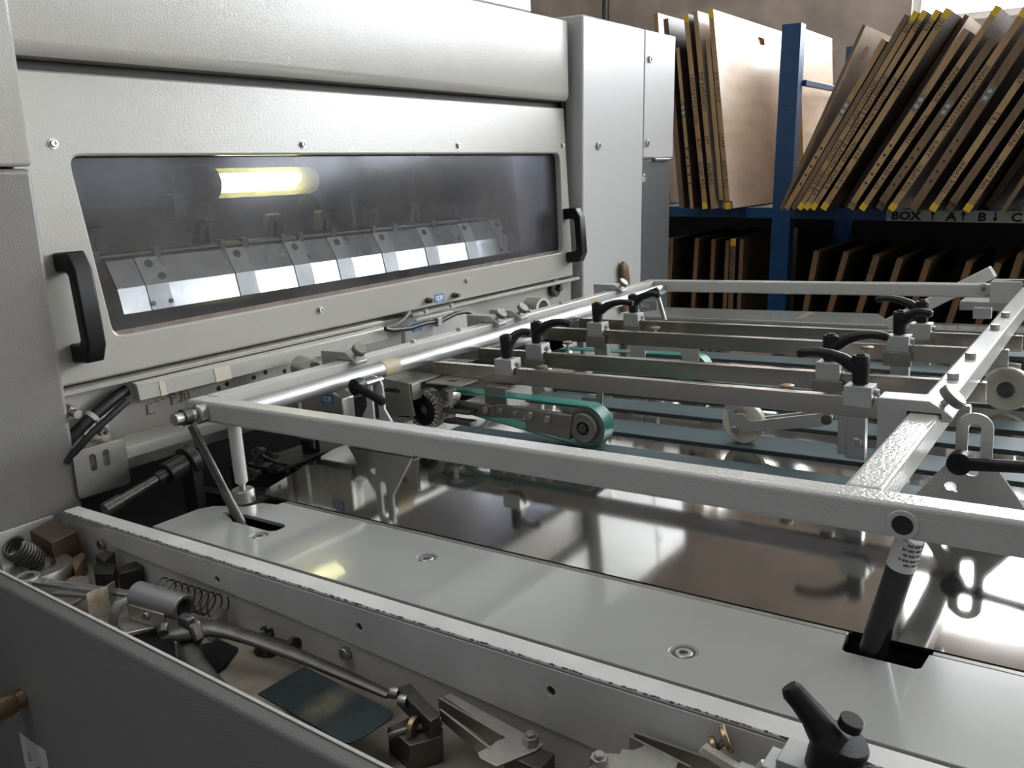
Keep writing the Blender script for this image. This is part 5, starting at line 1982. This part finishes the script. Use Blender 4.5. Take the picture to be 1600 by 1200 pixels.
def board(bu, bv, tu, tv, label, group, th=0.026, depth=1.02, y=YR - 0.20, edge='ply_edge', face='ply_dark', tape=0, text=None, hole=False, tsize=0.027, red=False, rail=False, notch=False):
    B, T = AT(bu, bv, y=y, g=True), AT(tu, tv, y=y, g=True)
    deck = 0.2368 if B.z > 0.0 else -0.6592
    last = LAST.get((group, deck))
    if last:                              # keep clear of the board it leans on
        q, e_ = last
        for P in (B, T):
            lim = q.x + e_.x / e_.z * (P.z - q.z) + 0.0040
            if P.x < lim:
                P.x = lim
    d = (T - B).normalized()
    L = (T - B).length
    r = Vector((d.z, 0, -d.x))          # towards the right, square to the board
    low = B.z + min(0.0, r.z * th)        # lowest corner: every board stands on its deck
    gap = (low - deck) / d.z
    cut = 0.0
    if gap < 0.012 or not notch:
        B = B - d * gap
        L += gap
    else:
        B = B - d * gap
        L += gap
        cut = gap
    LAST[(group, deck)] = (B + r * th, d)
    t = Thing('die_board', label, 'board', B, MG, group=group)
    # slab: outline in (depth, along) plane with hand hole
    b = MB()
    hl = []
    if hole:
        hl = [rrect(depth * 0.62 - 0.05, depth * 0.62 + 0.05, L - 0.10, L - 0.062, 0.015)]
    out = [(0.0, 0), (depth, 0), (depth, L), (0.0, L)]
    if notch:
        cut = max(cut, 0.035)
        out = [(0.0, cut), (0.03, cut), (0.03, 0), (depth, 0), (depth, L), (0, L)]
    b.plate([(p, q) for p, q in out], hl, B, (0, 1, 0), d, th)
    me_ob = t.part('panel', b, M[face])
    me_ob.data.materials.append(M[edge])
    for pl in me_ob.data.polygons:
        if abs(pl.normal.y) > 0.8 or abs(pl.normal.dot(d)) > 0.8:
            pl.material_index = 1
    if tape in (1, 3):
        b = MB()
        b.plate([(-0.0012, -0.0012), (th + 0.0012, -0.0012), (th + 0.0012, 0.030), (-0.0012, 0.030)], [], B + Vector((0, 0.0, 0)), r, d, 0.0015)
        t.part('tape_mark', b, M['yellow'])
    if tape in (2, 3):
        b = MB()
        b.plate([(-0.001, L - 0.035), (th + 0.001, L - 0.035), (th + 0.001, L + 0.001), (-0.001, L + 0.001)], [], B, r, d, 0.0015)
        t.part('tape_mark', b, M['yellow'])
    if text:
        for s, f in text:
            o = B + d * (L * f) + r * (th * 0.14) + Vector((0, -0.0006, 0))
            t.part('handwriting', text_mb(s, tsize, o, -d, r, squash=1.0), M['ink'])
    if rail:
        b = MB()
        for k in range(5):
            c = B + d * (L * (0.16 + 0.055 * k)) + r * (th * 0.5) + Vector((0, -0.0006, 0))
            b.cyl(c, c + Vector((0, 0.0004, 0)), 0.0055, n=12)
        t.part('drill_marks', b, M['ink'], kind='stuff')
        b = MB()
        for k in (0.60, 0.635):
            c = B + d * (L * k) + r * (th * 0.5)
            b.cyl(c + Vector((0, -0.0014, 0)), c - Vector((0, 0.0035, 0)), 0.0085, n=16)
        t.part('plate_screws', b, M['zinc'], kind='stuff')
        b = MB()
        b.plate([(0.001, L * 0.575), (th - 0.001, L * 0.575), (th - 0.001, L * 0.665), (0.001, L * 0.665)], [], B, r, d, 0.0012)
        t.part('screw_plate', b, M['gunmetal'])
    if red:
        b = MB()
        c = B + r * (th + 0.0005) + Vector((0, depth * 0.16, 0)) + d * (L - 0.10)
        b.lathe(c, r, [(0, 0.022), (0, 0.029), (0.0006, 0.029), (0.0006, 0.022)], n=24)
        t.part('red_ring', b, M['redink'])
    return t


GU = 'die boards leaning on the upper rack shelf, right bay'
GL2 = 'pale die boards set back behind the blue post and column'
GL = 'die boards upright on the upper rack shelf, left bay'
# left bay, upper shelf
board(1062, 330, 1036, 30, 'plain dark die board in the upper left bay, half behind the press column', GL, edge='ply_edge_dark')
board(1078, 319, 1056, 75, 'thin pale-edged die board with drill marks in the upper left bay', GL, th=0.017, rail=True)
board(1098, 325, 1068, 24, 'die board with yellow-taped ends, leftmost with handwriting in the upper left bay', GL, tape=3, text=(('| RAOLETTO 51650', 0.70), ('FUST', 0.37), ('|62x81 R2/L', 0.25)), th=0.024)
board(1111, 325, 1083, 19, 'die board with handwriting, second from the left in the upper left bay', GL, text=(('PSP BARANCO', 0.70), ('DM', 0.38), ('65x36 R2', 0.24)), face='ply_face', hole=True, th=0.022)
board(1124, 313, 1102, 62, 'shorter pale-edged die board behind the large varnished one, upper left bay', GL, th=0.022, rail=False, notch=True)
board(1134, 328, 1105, 17, 'large varnished die board with a hand hole, glossy face towards the blue post', GL, tape=3, face='ply_face', hole=True, depth=0.98, text=(('|ESL UROLE', 0.70), ('LAMA', 0.39), ('|65x75 R2/L', 0.25)), th=0.024, notch=True)
board(1040, 300, 1021, 22, 'pale die board standing farther back at the left of the upper bay', GL2, y=YR + 0.28, face='ply_face', depth=0.5)
# the boards just right of the post
board(1249, 318, 1241, 44, 'pale varnished die board standing upright behind the blue post', GL2, y=YR + 0.30, face='ply_face', depth=0.55)
# right bay, upper shelf
board(1219, 322, 1348, 38, 'dark-edged die board with pale face and red ring, first in the leaning row', GU, edge='ply_edge_dark', face='ply_face', red=True, th=0.014)
board(1221, 327, 1378, 60, 'pale-edged die board, second in the leaning row', GU, rail=True, th=0.024)
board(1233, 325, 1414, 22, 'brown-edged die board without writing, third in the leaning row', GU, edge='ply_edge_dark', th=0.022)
board(1243, 329, 1428, 17, 'die board with yellow tape and handwriting, leftmost of four taped side by side', GU, tape=3, th=0.022, text=(('238', 0.95), ('|INTERNO ESPOS.', 0.68), ('BARONI', 0.38), ('|58x86 R1', 0.22)))
board(1253, 328, 1442, 15, 'die board with yellow tape and handwriting, second of the four taped together', GU, tape=3, th=0.022, text=(('237', 0.95), ('|ESPOSITION E DABANG', 0.70), ('BLARDINI', 0.36), ('|72x102 R4', 0.22)))
board(1265, 326, 1462, 14, 'die board with yellow tape and handwriting, third of the four taped together', GU, tape=3, th=0.023, text=(('236', 0.95), ('|FASC STESA ALFKA', 0.69), ('WINERK S', 0.37), ('|61x65 R', 0.22)))
board(1280, 328, 1478, 12, 'die board with yellow tape and handwriting, rightmost of the four taped together', GU, tape=3, th=0.026, text=(('231', 0.95), ('| AST.', 0.69), ('ZYA', 0.33), ('|53x41 R', 0.22)))
board(1300, 326, 1490, 24, 'dark recessed die board with a glossy face behind the four taped boards', GU, edge='ply_edge_dark', face='ply_face', red=True, th=0.020, y=YR + 0.03)
board(1322, 325, 1506, 44, 'pale-edged die board with drill marks in the middle of the leaning row', GU, th=0.026, rail=True, notch=True)
board(1342, 326, 1556, 8, 'tall die board with yellow-taped ends whose top reaches the window sill', GU, tape=3, th=0.024, text=(('|FASCLLOUE', 0.73), ('TOMMELLI', 0.50), ('|58x86 R12/L', 0.27)))
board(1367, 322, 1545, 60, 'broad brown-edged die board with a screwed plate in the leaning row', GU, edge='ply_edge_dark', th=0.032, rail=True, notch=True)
board(1386, 328, 1600, 10, 'die board with yellow bottom tape just left of the BOX sign lettering', GU, tape=3, th=0.026, face='ply_face', text=(('|INSALMON FRESYFULL', 0.74), ('ILARY', 0.37), ('|58x84 R5/L', 0.25)))
board(1424, 318, 1618, 20, 'dark die board with drill marks, upper right of the leaning row', GU, edge='ply_edge_dark', th=0.034, rail=True)
board(1450, 329, 1651, 30, 'die board with yellow bottom tape above the letter A of the sign', GU, tape=1, th=0.026, text=(('FREELY', 0.80), ('T.R.S', 0.55), ('|64x61 R10/L', 0.28)))
board(1478, 322, 1680, 30, 'brown-edged die board above the letter B of the sign', GU, edge='ply_edge_dark', th=0.030, notch=True)
board(1503, 330, 1705, 30, 'die board with yellow bottom tape right of the letter A of the sign', GU, tape=1, th=0.026, text=(('TRAVZINI', 0.52), ('|69x69 R6/L', 0.29)))
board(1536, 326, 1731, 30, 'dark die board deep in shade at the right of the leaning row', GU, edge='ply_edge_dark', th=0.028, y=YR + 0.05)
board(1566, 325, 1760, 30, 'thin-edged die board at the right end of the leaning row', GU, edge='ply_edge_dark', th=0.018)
board(1600, 325, 1795, 30, 'die board partly cut by the right picture edge on the upper shelf', GU, th=0.026)
GW = 'die boards on the lower rack shelf, right bay'
GX = 'die boards on the lower rack shelf, left bay'
low = (('leftmost of the lower right bay', 1272, 392, 1263, 437, 0.026), ('second from the left in the lower right bay', 1318, 393, 1303, 445, 0.026), ('third from the left in the lower right bay', 1365, 398, 1350, 445, 0.028),
       ('fourth from the left in the lower right bay', 1402, 403, 1388, 445, 0.026), ('fifth from the left in the lower right bay', 1446, 405, 1431, 450, 0.026), ('sixth from the left in the lower right bay', 1510, 408, 1495, 452, 0.026),
       ('seventh from the left in the lower right bay', 1555, 410, 1541, 452, 0.026), ('at the right picture edge in the lower right bay', 1590, 396, 1575, 440, 0.026))
for lab, tu, tv, bu, bv, th in low:
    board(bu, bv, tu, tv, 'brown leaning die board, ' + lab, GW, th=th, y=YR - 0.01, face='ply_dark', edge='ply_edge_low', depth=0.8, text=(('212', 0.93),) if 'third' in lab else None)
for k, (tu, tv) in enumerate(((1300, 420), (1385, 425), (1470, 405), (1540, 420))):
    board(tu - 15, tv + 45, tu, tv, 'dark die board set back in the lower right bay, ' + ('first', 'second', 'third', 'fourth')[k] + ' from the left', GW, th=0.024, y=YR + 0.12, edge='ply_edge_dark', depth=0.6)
for lab, tu, tv, bu, bv, th, tp in (('at the left, half behind the press column', 1044, 372, 1041, 440, 0.030, 0), ('first right of the press column', 1086, 372, 1082, 440, 0.022, 0), ('second right of the press column', 1112, 374, 1109, 440, 0.020, 0),
                                    ('third right of the press column', 1134, 376, 1131, 440, 0.020, 0), ('with yellow tape on its top end', 1142, 373, 1139, 440, 0.026, 2), ('next to the blue post', 1156, 374, 1153, 440, 0.020, 0)):
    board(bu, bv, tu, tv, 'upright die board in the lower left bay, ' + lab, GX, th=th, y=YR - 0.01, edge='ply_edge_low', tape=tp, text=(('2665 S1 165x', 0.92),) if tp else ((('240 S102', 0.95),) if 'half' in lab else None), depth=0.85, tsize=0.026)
